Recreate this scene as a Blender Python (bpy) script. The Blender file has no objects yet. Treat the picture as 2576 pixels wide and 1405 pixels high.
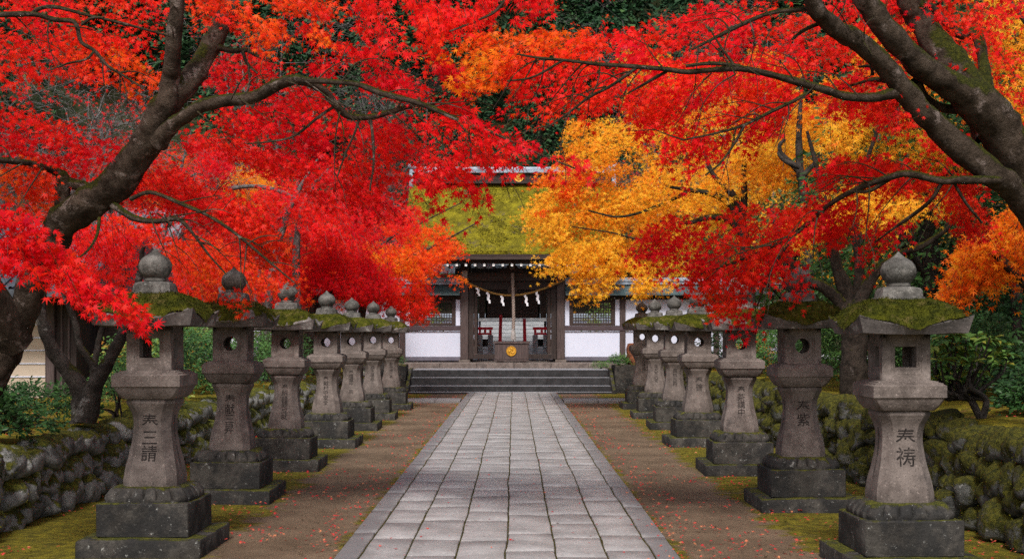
import bpy, bmesh, math, random
import numpy as np
from mathutils import Vector, noise as mnoise

random.seed(7)
RNG = np.random.default_rng(11)
SC = bpy.context.scene
COL = SC.collection
R = math.radians

# ------------------------------------------------------------------ camera frame used to read positions off the photo
FPX, CX, CY, CAMZ = 3220.0, 1293.0, 845.0, 1.57          # pixels of a 2576 px wide view


def at(x, y, d):
    """photo pixel + real distance -> world point"""
    return np.array([(x - CX) / FPX * d, d, CAMZ - (y - CY) / FPX * d])


# ------------------------------------------------------------------ objects
def props(o, label=None, cat=None, group=None, kind=None):
    if label: o['label'] = label
    if cat: o['category'] = cat
    if group: o['group'] = group
    if kind: o['kind'] = kind
    return o


def empty(name, loc=(0, 0, 0), label=None, cat=None, group=None):
    o = bpy.data.objects.new(name, None)
    o.empty_display_size = 0.2
    o.location = loc
    COL.objects.link(o)
    return props(o, label, cat, group)


def mesh(name, V, Fs, mat, parent=None, smooth=None, attr=None):
    """V (n,3); Fs list of int arrays (m,k) ; smooth = None flat / angle in degrees"""
    V = np.asarray(V, dtype=np.float32)
    if isinstance(Fs, np.ndarray): Fs = [Fs]
    me = bpy.data.meshes.new(name)
    me.vertices.add(len(V))
    me.vertices.foreach_set('co', V.ravel())
    lv = np.concatenate([f.ravel() for f in Fs]).astype(np.int32)
    tot = np.concatenate([np.full(len(f), f.shape[1]) for f in Fs]).astype(np.int32)
    st = np.concatenate([[0], np.cumsum(tot)[:-1]]).astype(np.int32)
    me.loops.add(len(lv))
    me.loops.foreach_set('vertex_index', lv)
    me.polygons.add(len(tot))
    me.polygons.foreach_set('loop_start', st)
    me.update(calc_edges=True)
    if attr is not None:
        a = me.attributes.new('hue', 'FLOAT', 'POINT')
        a.data.foreach_set('value', np.asarray(attr, dtype=np.float32))
    return fin(name, me, mat, parent, smooth)


def fin(name, me, mat, parent=None, smooth=None):
    if smooth is not None:
        me.polygons.foreach_set('use_smooth', np.ones(len(me.polygons), dtype=bool))
        if smooth < 180: me.set_sharp_from_angle(angle=R(smooth))
    if mat: me.materials.append(mat)
    o = bpy.data.objects.new(name, me)
    COL.objects.link(o)
    if parent is not None: o.parent = parent
    return o


def from_bm(name, bm, mat, parent=None, bevel=0, smooth=None, seg=1):
    if bevel:
        bmesh.ops.bevel(bm, geom=[e for e in bm.edges], offset=bevel, segments=seg, affect='EDGES', clamp_overlap=True)
    bmesh.ops.recalc_face_normals(bm, faces=bm.faces)
    me = bpy.data.meshes.new(name)
    bm.to_mesh(me); bm.free()
    return fin(name, me, mat, parent, smooth)


def add_box(bm, x0, x1, y0, y1, z0, z1):
    vs = [bm.verts.new(p) for p in ((x0, y0, z0), (x1, y0, z0), (x1, y1, z0), (x0, y1, z0), (x0, y0, z1), (x1, y0, z1), (x1, y1, z1), (x0, y1, z1))]
    for f in ((0, 3, 2, 1), (4, 5, 6, 7), (0, 1, 5, 4), (1, 2, 6, 5), (2, 3, 7, 6), (3, 0, 4, 7)):
        bm.faces.new([vs[i] for i in f])
    return vs


def boxes(name, lst, mat, parent=None, bevel=0.006):
    bm = bmesh.new()
    for b in lst: add_box(bm, *b)
    return from_bm(name, bm, mat, parent, bevel)


def prism(bm, pts, y0, y1):
    """outline pts in (x,z), extruded in y"""
    a = [bm.verts.new((x, y0, z)) for x, z in pts]
    b = [bm.verts.new((x, y1, z)) for x, z in pts]
    n = len(pts)
    bm.faces.new(a); bm.faces.new(b[::-1])
    for i in range(n): bm.faces.new([a[i], b[i], b[(i + 1) % n], a[(i + 1) % n]])


def lathe(prof, n=24):
    V, F = [], []
    for r, z in prof:
        for k in range(n):
            t = 2 * math.pi * k / n
            V.append((r * math.cos(t), r * math.sin(t), z))
    m = len(prof)
    for i in range(m - 1):
        for k in range(n):
            F.append((i * n + k, i * n + (k + 1) % n, (i + 1) * n + (k + 1) % n, (i + 1) * n + k))
    V.append((0, 0, prof[0][1])); V.append((0, 0, prof[-1][1]))
    T = [(len(V) - 2, (k + 1) % n, k) for k in range(n)] + [(len(V) - 1, (m - 1) * n + k, (m - 1) * n + (k + 1) % n) for k in range(n)]
    return np.array(V), [np.array(F), np.array(T)]


def sqloft(prof, nsub=3):
    """square cross sections with chamfered corners: prof = [(half, z, chamfer)]"""
    V, F, rings = [], [], []
    for h, z, c in prof:
        c = min(c, h * .9)
        k = [(-h + c, -h), (h - c, -h), (h, -h + c), (h, h - c), (h - c, h), (-h + c, h), (-h, h - c), (-h, -h + c)]
        ring = []
        for i in range(8):
            a, b = k[i], k[(i + 1) % 8]
            m = nsub if i % 2 == 0 else 1
            for j in range(m):
                t = j / m
                ring.append((a[0] + (b[0] - a[0]) * t, a[1] + (b[1] - a[1]) * t, z))
        rings.append(len(V)); V += ring
    n = len(ring)
    for a, b in zip(rings[:-1], rings[1:]):
        for i in range(n): F.append((a + i, a + (i + 1) % n, b + (i + 1) % n, b + i))
    V.append((0, 0, prof[0][1])); V.append((0, 0, prof[-1][1]))
    T = [(len(V) - 2, (i + 1) % n, i) for i in range(n)] + [(len(V) - 1, rings[-1] + i, rings[-1] + (i + 1) % n) for i in range(n)]
    return np.array(V, dtype=float), [np.array(F), np.array(T)]


def rough(V, amp, sc, seed=0):
    """weathering: nudge vertices by a smooth noise"""
    out = V.copy()
    for i, p in enumerate(V):
        q = Vector((p[0] * sc + seed * 7.3, p[1] * sc, p[2] * sc))
        out[i] += np.array(mnoise.noise_vector(q)) * amp
    return out


# ------------------------------------------------------------------ smooth noise in numpy
def _h(i, j, s):
    n = (i.astype(np.int64) * 374761393 + j.astype(np.int64) * 668265263 + s * 1442695041) & 0x7fffffff
    n = ((n ^ (n >> 13)) * 1274126177) & 0x7fffffff
    return ((n ^ (n >> 16)) & 0xffff) / 65535.0


def vn(x, y, s=0):
    xi, yi = np.floor(x), np.floor(y)
    fx, fy = x - xi, y - yi
    fx, fy = fx * fx * (3 - 2 * fx), fy * fy * (3 - 2 * fy)
    a, b, c, d = _h(xi, yi, s), _h(xi + 1, yi, s), _h(xi, yi + 1, s), _h(xi + 1, yi + 1, s)
    return (a * (1 - fx) + b * fx) * (1 - fy) + (c * (1 - fx) + d * fx) * fy


def fbm(x, y, s=0, o=4):
    t, a, w = 0, .5, 0
    for k in range(o):
        t = t + a * vn(x * 2 ** k, y * 2 ** k, s + k); w += a; a *= .5
    return t / w


# ------------------------------------------------------------------ materials
class NT:
    def __init__(s, name):
        s.m = bpy.data.materials.new(name); s.m.use_nodes = True
        s.t = s.m.node_tree; s.t.nodes.clear()
        s.out = s.n('ShaderNodeOutputMaterial')
        s.pos = s.n('ShaderNodeNewGeometry')

    def n(s, t, **k):
        x = s.t.nodes.new(t)
        for a, b in k.items(): setattr(x, a, b)
        return x

    def l(s, a, b): s.t.links.new(a, b)

    def noise(s, scale, detail=6, rough=.6, dist=0, vec=None):
        x = s.n('ShaderNodeTexNoise')
        x.inputs['Scale'].default_value = scale; x.inputs['Detail'].default_value = detail
        x.inputs['Roughness'].default_value = rough; x.inputs['Distortion'].default_value = dist
        s.l(vec or s.pos.outputs['Position'], x.inputs['Vector'])
        return x.outputs['Fac']

    def ramp(s, f, a, b, ca=0.0, cb=1.0):
        x = s.n('ShaderNodeMapRange'); x.interpolation_type = 'SMOOTHSTEP'
        x.inputs[1].default_value = a; x.inputs[2].default_value = b
        x.inputs[3].default_value = ca; x.inputs[4].default_value = cb
        s.l(f, x.inputs[0]); return x.outputs[0]

    def mix(s, f, a, b):
        x = s.n('ShaderNodeMix', data_type='RGBA')
        for v, i in ((f, 0), (a, 6), (b, 7)):
            if hasattr(v, 'links'): s.l(v, x.inputs[i])
            else: x.inputs[i].default_value = v if i == 0 else (*v, 1)
        return x.outputs[2]

    def math(s, op, a, b=None):
        x = s.n('ShaderNodeMath', operation=op)
        for v, i in ((a, 0), (b, 1)):
            if v is None: continue
            if hasattr(v, 'links'): s.l(v, x.inputs[i])
            else: x.inputs[i].default_value = v
        return x.outputs[0]

    def scaled(s, v):
        x = s.n('ShaderNodeVectorMath', operation='MULTIPLY')
        x.inputs[1].default_value = v
        s.l(s.pos.outputs['Position'], x.inputs[0]); return x.outputs[0]

    def up(s):
        x = s.n('ShaderNodeSeparateXYZ'); s.l(s.pos.outputs['Normal'], x.inputs[0]); return x.outputs[2]

    def bump(s, h, strength, dist=.02):
        x = s.n('ShaderNodeBump'); x.inputs['Strength'].default_value = strength; x.inputs['Distance'].default_value = dist
        s.l(h, x.inputs['Height']); return x.outputs[0]

    def bsdf(s, col, rough=.8, nrm=None, spec=.3, metal=0):
        p = s.n('ShaderNodeBsdfPrincipled')
        if hasattr(col, 'links'): s.l(col, p.inputs['Base Color'])
        else: p.inputs['Base Color'].default_value = (*col, 1)
        if hasattr(rough, 'links'): s.l(rough, p.inputs['Roughness'])
        else: p.inputs['Roughness'].default_value = rough
        p.inputs['Specular IOR Level'].default_value = spec; p.inputs['Metallic'].default_value = metal
        if nrm: s.l(nrm, p.inputs['Normal'])
        s.l(p.outputs[0], s.out.inputs[0]); return s.m


MOSS_A, MOSS_B = (.03, .036, .004), (.115, .11, .009)


def stone(name, c1, c2, scale=6, speck=.5, stain=None, lichen=None, moss=None, mossup=None, rough=.85, bump=.5, gscale=70, mossc=(MOSS_A, MOSS_B), gleaming=None, edge=None):
    t = NT(name)
    col = t.mix(t.ramp(t.noise(scale, 8, .65), .3, .7), c1, c2)
    g = t.noise(gscale * .9, 5, .75)
    col = t.mix(t.ramp(g, .56, .7, 0, speck), col, tuple(min(1, c * 1.9) for c in c2))
    col = t.mix(t.ramp(t.noise(gscale * 1.3, 4, .75), .55, .68, 0, speck), col, tuple(c * .3 for c in c1))
    oi = t.n('ShaderNodeObjectInfo')
    col = t.mix(t.ramp(oi.outputs['Random'], 0, 1, 0, .22), col, tuple(c * .45 for c in c1))
    if stain:
        f = t.noise(stain[0], 9, .72)
        col = t.mix(t.ramp(f, stain[1] - .07, stain[1] + .07, 0, stain[2]), col, stain[3] if len(stain) > 3 else (.012, .012, .012))
    if lichen:
        f = t.noise(lichen[0], 10, .75)
        col = t.mix(t.ramp(f, lichen[1], lichen[1] + .06, 0, .8), col, (.3, .3, .28))
    if edge:
        sx = t.n('ShaderNodeSeparateXYZ'); t.l(t.pos.outputs['Position'], sx.inputs[0])
        ax = t.math('ABSOLUTE', t.math('ADD', sx.outputs[0], .05))
        col = t.mix(t.ramp(t.math('ADD', ax, t.math('MULTIPLY', t.noise(3, 6, .7), .25)), 1.08, 1.22, 0, .8), col, edge)
    if gleaming: col = t.mix(t.ramp(t.up(), .6, .95, 0, .85), col, gleaming)  # up-facing faces lightened: sky glint put into the colour
    h = t.math('ADD', t.math('MULTIPLY', t.noise(gscale, 4, .6), .5), t.noise(gscale * .2, 8, .65))
    if moss is not None:
        f = t.math('ADD', t.math('MULTIPLY', t.up(), mossup), t.noise(5, 9, .7))
        k = t.ramp(f, moss, moss + .12)
        mc = t.mix(t.ramp(t.noise(28, 6, .7), .35, .68), *mossc)
        col = t.mix(k, col, mc)
        h = t.math('ADD', h, t.math('MULTIPLY', k, t.math('MULTIPLY', t.noise(90, 5, .8), 1.6)))
    return t.bsdf(col, rough, t.bump(h, bump, .012), .25)


def mossmat(name, a, b, c=None, sc=14, fine=160, csc=2.2):
    t = NT(name)
    col = t.mix(t.ramp(t.noise(sc, 8, .7), .35, .68), a, b)
    col = t.mix(t.ramp(t.noise(fine, 3, .7), .5, .75, 0, .7), col, tuple(min(1, x * 1.7) for x in b))
    if c: col = t.mix(t.ramp(t.noise(csc, 9, .72), .52, .62, 0, .8), col, c)
    h = t.math('ADD', t.noise(fine, 4, .8), t.noise(sc * 1.5, 6, .7))
    return t.bsdf(col, .95, t.bump(h, .9, .02), .1)


def wood(name, c1, c2, axis='z', rough=.7):
    t = NT(name)
    v = {'z': (14, 14, .9), 'x': (.9, 14, 14), 'y': (14, .9, 14)}[axis]
    f = t.noise(3, 8, .7, .4, t.scaled(v))
    col = t.mix(t.ramp(f, .3, .72), c1, c2)
    return t.bsdf(col, rough, t.bump(f, .35, .01), .3)


def leafmat(name, stops, tr=.56, rough=.45):
    t = NT(name)
    a = t.n('ShaderNodeAttribute'); a.attribute_name = 'hue'
    r = t.n('ShaderNodeValToRGB'); r.color_ramp.interpolation = 'LINEAR'
    e = r.color_ramp.elements
    while len(e) < len(stops): e.new(.5)
    for el, (p, c) in zip(e, stops): el.position = p; el.color = (*c, 1)
    t.l(a.outputs['Fac'], r.inputs[0])
    col = r.outputs[0]
    p = t.n('ShaderNodeBsdfPrincipled'); p.inputs['Roughness'].default_value = rough
    p.inputs['Specular IOR Level'].default_value = .13
    t.l(col, p.inputs['Base Color'])
    tl = t.n('ShaderNodeBsdfTranslucent'); t.l(col, tl.inputs[0])
    m = t.n('ShaderNodeMixShader'); m.inputs[0].default_value = tr
    t.l(p.outputs[0], m.inputs[1]); t.l(tl.outputs[0], m.inputs[2]); t.l(m.outputs[0], t.out.inputs[0])
    return t.m


def barkmat(name, c1, c2, pale, moss=.75, mossup=.42, pl=.56):
    t = NT(name)
    col = t.mix(t.ramp(t.noise(9, 8, .7), .35, .65), c1, c2)
    col = t.mix(t.ramp(t.noise(6, 10, .75), pl, pl + .08, 0, .85), col, pale)
    f = t.math('ADD', t.math('MULTIPLY', t.up(), mossup), t.noise(4, 9, .7))
    k = t.ramp(f, moss, moss + .12)
    col = t.mix(k, col, t.mix(t.ramp(t.noise(40, 6, .7), .35, .7), (.02, .024, .003), (.085, .085, .008)))
    h = t.math('ADD', t.math('ADD', t.noise(38, 6, .75), t.math('MULTIPLY', t.noise(9, 8, .75), 1.5)), t.math('MULTIPLY', k, t.noise(90, 5, .8)))
    return t.bsdf(col, .9, t.bump(h, 1.0, .03), .15)


M = {}
M['granite'] = stone('granite', (.088, .070, .061), (.195, .16, .142), 7, .85, stain=(3, .62, .55, (.035, .03, .028)), moss=1.18, mossup=.5, bump=.45, gscale=60)
M['granite_dark'] = stone('weathered_granite', (.025, .022, .019), (.072, .065, .056), 6, .7, stain=(3.2, .5, .8), lichen=(22, .6), moss=.82, mossup=.42, bump=.9, gscale=50)
M['granite_roof'] = stone('roof_granite', (.07, .06, .056), (.16, .14, .13), 7, .6, stain=(4, .58, .6, (.03, .028, .025)), lichen=(7, .57), moss=1.0, mossup=.4, bump=.6, gscale=50)
def mk_letter_shade():
    t = NT('stained_letter_shade')
    return t.bsdf(t.mix(t.ramp(t.noise(26, 6, .75), .48, .68), (.014, .011, .01), (.07, .056, .05)), .95)  # dark stain plus the shade of cut strokes, painted as one colour


M['letter_shade'] = mk_letter_shade()
M['finial'] = stone('finial_granite', (.05, .046, .04), (.16, .15, .135), 9, .95, stain=(6, .55, .7, (.025, .024, .02)), lichen=(16, .62), moss=1.12, mossup=.3, bump=1.0, gscale=45)
M['step'] = stone('step_granite', (.018, .0175, .018), (.045, .044, .046), 5, .8, stain=(1.6, .58, .6, (.02, .02, .02)), bump=.4, gscale=30, gleaming=(.26, .26, .28))  # pale treads are a painted sky glint over the same dark stone
M['slab'] = stone('pavement_granite', (.245, .234, .228), (.385, .37, .362), 2.5, .5, stain=(1.3, .57, .5, (.13, .122, .122)), rough=.5, bump=.6, gscale=26, edge=(.13, .124, .126))
M['wallstone'] = stone('wall_boulder', (.07, .07, .066), (.27, .27, .258), 6, .6, stain=(3, .58, .7, (.03, .03, .028)), lichen=(9, .58), moss=.57, mossup=.34, bump=1.0, gscale=30)
M['wallmossy'] = stone('mossy_boulder', (.08, .08, .075), (.2, .2, .19), 5, .4, stain=(3, .55, .7, (.03, .03, .028)), moss=.42, mossup=.2, lichen=(8, .58), bump=1.0, gscale=30, mossc=((.022, .025, .003), (.10, .092, .008)))
M['moss'] = mossmat('lantern_moss', (.02, .026, .003), (.08, .082, .006), (.13, .105, .03), csc=9)
def mk_thatch():
    t = NT('thatch_moss')
    col = t.mix(t.ramp(t.noise(3.2, 9, .72), .36, .66), (.125, .108, .008), (.31, .265, .016))
    st = t.noise(1.0, 6, .75, .3, t.scaled((7, 30, 60)))
    col = t.mix(t.ramp(st, .45, .68, 0, .75), col, (.045, .04, .012))
    col = t.mix(t.ramp(t.noise(2.4, 10, .78), .55, .63, 0, .85), col, (.105, .085, .055))
    col = t.mix(t.ramp(t.noise(24, 6, .75), .56, .7, 0, .6), col, (.28, .26, .03))
    h = t.math('ADD', st, t.noise(24, 6, .75))
    return t.bsdf(col, .95, t.bump(h, 1.0, .05), .1)


M['bank'] = mossmat('bank_moss', (.055, .05, .007), (.2, .165, .013), (.17, .085, .03), 5, 40)
M['thatch'] = mk_thatch()
M['bark_l'] = barkmat('grey_maple_bark', (.03, .02, .013), (.095, .068, .05), (.24, .19, .165), .64, .42, .54)
M['bark_r'] = barkmat('mossy_maple_bark', (.028, .019, .012), (.088, .064, .047), (.21, .165, .145), .6, .4, .56)
M['bark_f'] = barkmat('lichen_bark', (.022, .018, .015), (.066, .056, .048), (.19, .18, .165), .68, .4, .55)
M['bark_d'] = barkmat('damp_dark_bark', (.016, .012, .009), (.05, .038, .03), (.11, .09, .08), .66, .4, .6)
M['bark_m'] = barkmat('dark_bark', (.022, .018, .015), (.07, .058, .05), (.16, .15, .14), .86, .35, .6)
M['bark_g'] = barkmat('pale_grey_bark', (.07, .065, .06), (.16, .15, .145), (.27, .26, .25), 1.0, .3, .55)
RED = [(0, (.62, .004, .03)), (.25, (.88, .010, .014)), (.5, (.92, .045, .008)), (.7, (.9, .15, .008)), (.85, (.93, .33, .014)), (1, (.95, .54, .035))]
M['leaf_red'] = leafmat('maple_leaf', RED)
GRN = [(0, (.018, .045, .018)), (.4, (.045, .115, .03)), (.7, (.10, .2, .045)), (.85, (.22, .26, .04)), (1, (.35, .12, .02))]
M['leaf_green'] = leafmat('evergreen_leaf', GRN, .22, .35)
M['conifer'] = leafmat('conifer_needles', [(0, (.014, .036, .018)), (.5, (.03, .08, .032)), (1, (.07, .14, .04))], .15, .6)
M['litter'] = leafmat('fallen_leaf', [(0, (.38, .01, .02)), (.55, (.5, .045, .04)), (1, (.5, .2, .09))], .1, .6)
M['wood_dark'] = wood('dark_timber', (.012, .008, .007), (.045, .03, .026), 'z')
M['wood_beam'] = wood('dark_beam', (.02, .012, .01), (.06, .038, .032), 'x')
M['wood_post'] = wood('weathered_post', (.035, .024, .022), (.1, .07, .066), 'z')
M['wood_rail'] = wood('purple_brown_beam', (.035, .023, .027), (.085, .06, .066), 'x')
M['wood_grey'] = wood('grey_boards', (.22, .235, .25), (.5, .52, .54), 'x')
M['plaster'] = stone('white_plaster', (.56, .595, .72), (.62, .65, .77), 1.2, .05, stain=(2.2, .62, .22, (.3, .29, .3)), rough=.9, bump=.12, gscale=25)
M['base_band'] = stone('slate_band', (.09, .085, .11), (.14, .13, .16), 3, .2, bump=.2)
M['white'] = NT('white_paint').bsdf((.75, .75, .74), .7)
M['paper'] = NT('white_paper').bsdf((.8, .8, .84), .8)
M['red'] = NT('vermilion_paint').bsdf((.9, .025, .06), .45)
M['tile'] = stone('ridge_tile', (.15, .18, .22), (.36, .42, .49), 3, .3, rough=.42, bump=.25, gscale=20)
M['tile_dark'] = stone('dark_roof_tile', (.035, .04, .048), (.1, .115, .135), 3, .3, rough=.5, bump=.25, gscale=20)
M['copper'] = wood('green_copper_sheet', (.025, .045, .05), (.085, .125, .13), 'x', .4)
M['court'] = stone('pale_court_paving', (.5, .5, .5), (.66, .66, .66), 3, .2, bump=.2)


def mk_gold():
    t = NT('gold_leaf')
    f = t.noise(40, 6, .7)
    return t.bsdf(t.mix(t.ramp(f, .4, .65), (.62, .33, .03), (.4, .19, .015)), .4, t.bump(f, .3, .005), .5, .35)


def mk_rope(name, a, b, sc):
    t = NT(name)
    f = t.noise(sc, 5, .7)
    return t.bsdf(t.mix(t.ramp(f, .35, .68), a, b), .9, t.bump(f, .6, .01), .1)


M['gold'] = mk_gold()
M['straw'] = mk_rope('straw_rope', (.16, .085, .025), (.42, .25, .08), 70)
M['hemp'] = mk_rope('hemp_rope', (.12, .085, .07), (.38, .31, .27), 60)
M['beige'] = stone('beige_plaster', (.36, .29, .22), (.45, .37, .29), 2, .1, rough=.9, bump=.15)
M['rust'] = stone('weathered_red_wood', (.14, .045, .02), (.36, .13, .06), 9, .5, stain=(14, .52, .8, (.03, .015, .01)), bump=1, gscale=40)


def mk_ground():
    t = NT('packed_earth')
    col = t.mix(t.ramp(t.noise(1.1, 9, .7), .3, .7), (.085, .058, .036), (.172, .12, .078))
    col = t.mix(t.ramp(t.noise(34, 5, .75), .54, .7, 0, .35), col, (.2, .14, .105))
    col = t.mix(t.ramp(t.noise(48, 5, .75), .55, .7, 0, .45), col, (.03, .02, .014))
    sx = t.n('ShaderNodeSeparateXYZ'); t.l(t.pos.outputs['Position'], sx.inputs[0])
    ax = t.math('ABSOLUTE', t.math('ADD', sx.outputs[0], .05))
    outer = t.ramp(ax, 1.7, 2.6, 0, .46)
    inner = t.ramp(ax, 1.2, 1.46, .33, 0)
    f = t.math('ADD', t.math('ADD', t.noise(2.1, 9, .72), outer), inner)
    k = t.ramp(f, .72, .86)
    mc = t.mix(t.ramp(t.noise(9, 8, .75), .35, .65), (.055, .048, .007), (.185, .155, .013))
    mc = t.mix(t.ramp(t.noise(60, 4, .75), .52, .68, 0, .6), mc, (.2, .165, .02))
    col = t.mix(k, col, mc)
    h = t.math('ADD', t.noise(45, 7, .75), t.math('MULTIPLY', k, t.noise(130, 4, .8)))
    return t.bsdf(col, .95, t.bump(h, .8, .02), .15)


M['ground'] = mk_ground()
M['hill'] = mossmat('hill_floor', (.01, .018, .007), (.03, .035, .012), (.06, .04, .025), .5, 6)
M['joint'] = mossmat('joint_moss', (.035, .032, .01), (.09, .075, .015), None, 20, 120)

# ------------------------------------------------------------------ world, sun, camera
w = bpy.data.worlds.new('World'); SC.world = w; w.use_nodes = True
nt = w.node_tree
bg = nt.nodes['Background']
sky = nt.nodes.new('ShaderNodeTexSky'); sky.sky_type = 'NISHITA'; sky.sun_disc = False
SUN_EL, SUN_AZ = R(50), R(187)
sky.sun_elevation = SUN_EL; sky.sun_rotation = SUN_AZ
sky.dust_density = 4; sky.ozone_density = 1.0; sky.air_density = 1.0
hs = nt.nodes.new('ShaderNodeHueSaturation'); hs.inputs['Saturation'].default_value = .8
nt.links.new(sky.outputs[0], hs.inputs['Color']); nt.links.new(hs.outputs[0], bg.inputs[0])
bg.inputs[1].default_value = .108
sun = bpy.data.lights.new('sun', 'SUN'); sun.energy = 2.4; sun.angle = R(10); sun.color = (1, .97, .93)
so = bpy.data.objects.new('sun', sun); COL.objects.link(so)
sd = Vector((math.sin(SUN_AZ) * math.cos(SUN_EL), math.cos(SUN_AZ) * math.cos(SUN_EL), math.sin(SUN_EL)))
so.rotation_euler = sd.to_track_quat('Z', 'Y').to_euler(); so.location = (0, -5, 30)

cam = bpy.data.cameras.new('camera'); co = bpy.data.objects.new('camera', cam); COL.objects.link(co)
cam.sensor_width = 36; cam.lens = 36 * FPX / 2576
cam.shift_y = (CY - 702.5) / 2576; cam.shift_x = -(CX - 1288) / 2576
co.location = (0, 0, CAMZ); co.rotation_euler = (R(90), 0, 0)
cam.clip_end = 600; cam.clip_start = .1
SC.camera = co
SC.view_settings.view_transform = 'Standard'; SC.view_settings.look = 'None'
SC.view_settings.gamma = 1; SC.view_settings.exposure = 0.62
try:
    SC.cycles.use_denoising = False; SC.cycles.denoiser = 'OPENIMAGEDENOISE'
    SC.cycles.max_bounces = 6; SC.cycles.diffuse_bounces = 3; SC.cycles.transmission_bounces = 4
    SC.cycles.use_adaptive_sampling = True; SC.cycles.adaptive_threshold = .008
except Exception: pass


# ================================================================== LEAVES
def leaf_template(kind):
    if kind == 'maple':
        ang = [0, 40, 80, 128]; ln = [1, .9, .68, .36]
        tips = sorted([(a, l) for a, l in zip(ang, ln)] + [(-a, l) for a, l in zip(ang[1:], ln[1:])])
        rim = []
        for i, (a, l) in enumerate(tips):
            rim.append((a, l))
            if i < len(tips) - 1: rim.append(((a + tips[i + 1][0]) / 2, .30 * (l + tips[i + 1][1]) / 1.7))
        V = [(0, 0, 0)] + [(l * math.cos(R(a)), l * math.sin(R(a)), -.28 * l * l) for a, l in rim]
        F = [(0, i, i + 1) for i in range(1, len(rim))]
    elif kind == 'small':
        V = [(0, 0, 0)]; F = []
        for a, l in ((0, 1), (48, .88), (-48, .88), (105, .55), (-105, .55)):
            i = len(V)
            for da, ll in ((-22, .32), (0, l), (22, .32)):
                V.append((ll * math.cos(R(a + da)), ll * math.sin(R(a + da)), -.25 * ll * ll))
            F.append((i, i + 1, i + 2))
        F += [(0, 1, 3), (0, 4, 6), (0, 7, 9)]
    elif kind == 'oval':
        V = [(0, 0, 0), (.35, .2, .05), (.35, 0, -.02), (.35, -.2, .05), (.72, .17, .0), (.72, 0, -.07), (.72, -.17, .0), (1, 0, -.16)]
        F = [(0, 2, 1), (0, 3, 2), (1, 2, 5), (1, 5, 4), (2, 3, 6), (2, 6, 5), (4, 5, 7), (5, 6, 7)]
    elif kind == 'chip':
        V = [(0, 0, 0), (.5, .33, -.06), (1, 0, -.15), (.5, -.33, -.06)]
        F = [(0, 3, 1), (1, 3, 2)]
    else:  # needle tuft
        V = [(0, .09, 0), (1, .3, -.2), (1.15, 0, -.1), (0, -.09, 0), (.9, -.34, -.2)]
        F = [(0, 1, 2), (3, 2, 4), (0, 2, 3)]
    return np.array(V, dtype=np.float32), np.array(F, dtype=np.int32)


TPL = {k: leaf_template(k) for k in ('maple', 'small', 'oval', 'chip', 'needle')}


def unit(a): return a / np.maximum(np.linalg.norm(a, axis=-1, keepdims=True), 1e-6)


def leaves(P, A, N, S, hue, kind):
    """one leaf per row: position, axis, normal, size, hue"""
    TV, TF = TPL[kind]
    N = unit(N); A = unit(A - N * np.sum(A * N, 1, keepdims=True)); B = np.cross(N, A)
    n, m = len(P), len(TV)
    V = P[:, None] + S[:, None, None] * (TV[None, :, 0:1] * A[:, None] + TV[None, :, 1:2] * B[:, None] + TV[None, :, 2:3] * N[:, None])
    F = TF[None] + (np.arange(n) * m)[:, None, None]
    return V.reshape(-1, 3), F.reshape(-1, 3), np.repeat(hue, m)


def sprays(P, A, hue, k, slen, size, kind, up=.6, face=.5, spread=.5):
    """P anchors, A axes: k leaves along each axis. Returns leaf mesh and twig mesh"""
    n = len(P)
    A = unit(A)
    side = unit(np.cross(A, np.array([0, 0, 1.]) + RNG.normal(0, .35, (n, 3))))
    t = np.tile(np.linspace(.12, 1, k), (n, 1)) + RNG.normal(0, .05, (n, k))
    sg = np.where((np.arange(k)[None] + RNG.integers(0, 2, (n, 1))) % 2 == 0, 1., -1.)
    L = slen * RNG.uniform(.6, 1.25, (n, 1))
    lat = sg * RNG.uniform(.1, 1, (n, k)) * spread * L
    sag = -.25 * (t * L) ** 2 / np.maximum(slen, .05)
    pos = P[:, None] + A[:, None] * (t * L)[..., None] + side[:, None] * lat[..., None]
    pos[..., 2] += sag
    pos += RNG.normal(0, size * .25, pos.shape)
    ax = A[:, None] * RNG.uniform(.5, 1, (n, k, 1)) + side[:, None] * (sg * RNG.uniform(.3, 1, (n, k)))[..., None]
    ax[..., 2] -= RNG.uniform(.1, .7, (n, k))
    nr = RNG.normal(0, .38, (n, k, 3))
    nr[..., 2] += up * RNG.uniform(.3, 1.2, (n, k)); nr[..., 1] -= face * RNG.uniform(.1, 1.4, (n, k))
    S = size * RNG.uniform(.55, 1.28, (n, k))
    h = np.clip(hue[:, None] + RNG.normal(0, .07, (n, k)), 0, 1)
    LV, LF, LH = leaves(pos.reshape(-1, 3), ax.reshape(-1, 3), nr.reshape(-1, 3), S.ravel(), h.ravel(), kind)
    r = size * .05
    a, b = P, P + A * L * .9
    o = [side * r, np.cross(side, A) * r]
    tri = [o[0], -.5 * o[0] + .87 * o[1], -.5 * o[0] - .87 * o[1]]
    TV = np.stack([a + tri[0], a + tri[1], a + tri[2], b + tri[0] * .4, b + tri[1] * .4, b + tri[2] * .4], 1)
    TV[:, 3:, 2] += sag[:, -1:]
    TF = np.array([(0, 1, 4, 3), (1, 2, 5, 4), (2, 0, 3, 5)])[None] + (np.arange(n) * 6)[:, None, None]
    return (LV, LF, LH), (TV.reshape(-1, 3), TF.reshape(-1, 4))


def inpoly(x, y, poly):
    c = np.zeros(len(x), bool)
    px, py = np.array(poly, float).T
    j = len(px) - 1
    for i in range(len(px)):
        cond = ((py[i] > y) != (py[j] > y)) & (x < (px[j] - px[i]) * (y - py[i]) / (py[j] - py[i] + 1e-9) + px[i])
        c ^= cond; j = i
    return c


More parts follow.
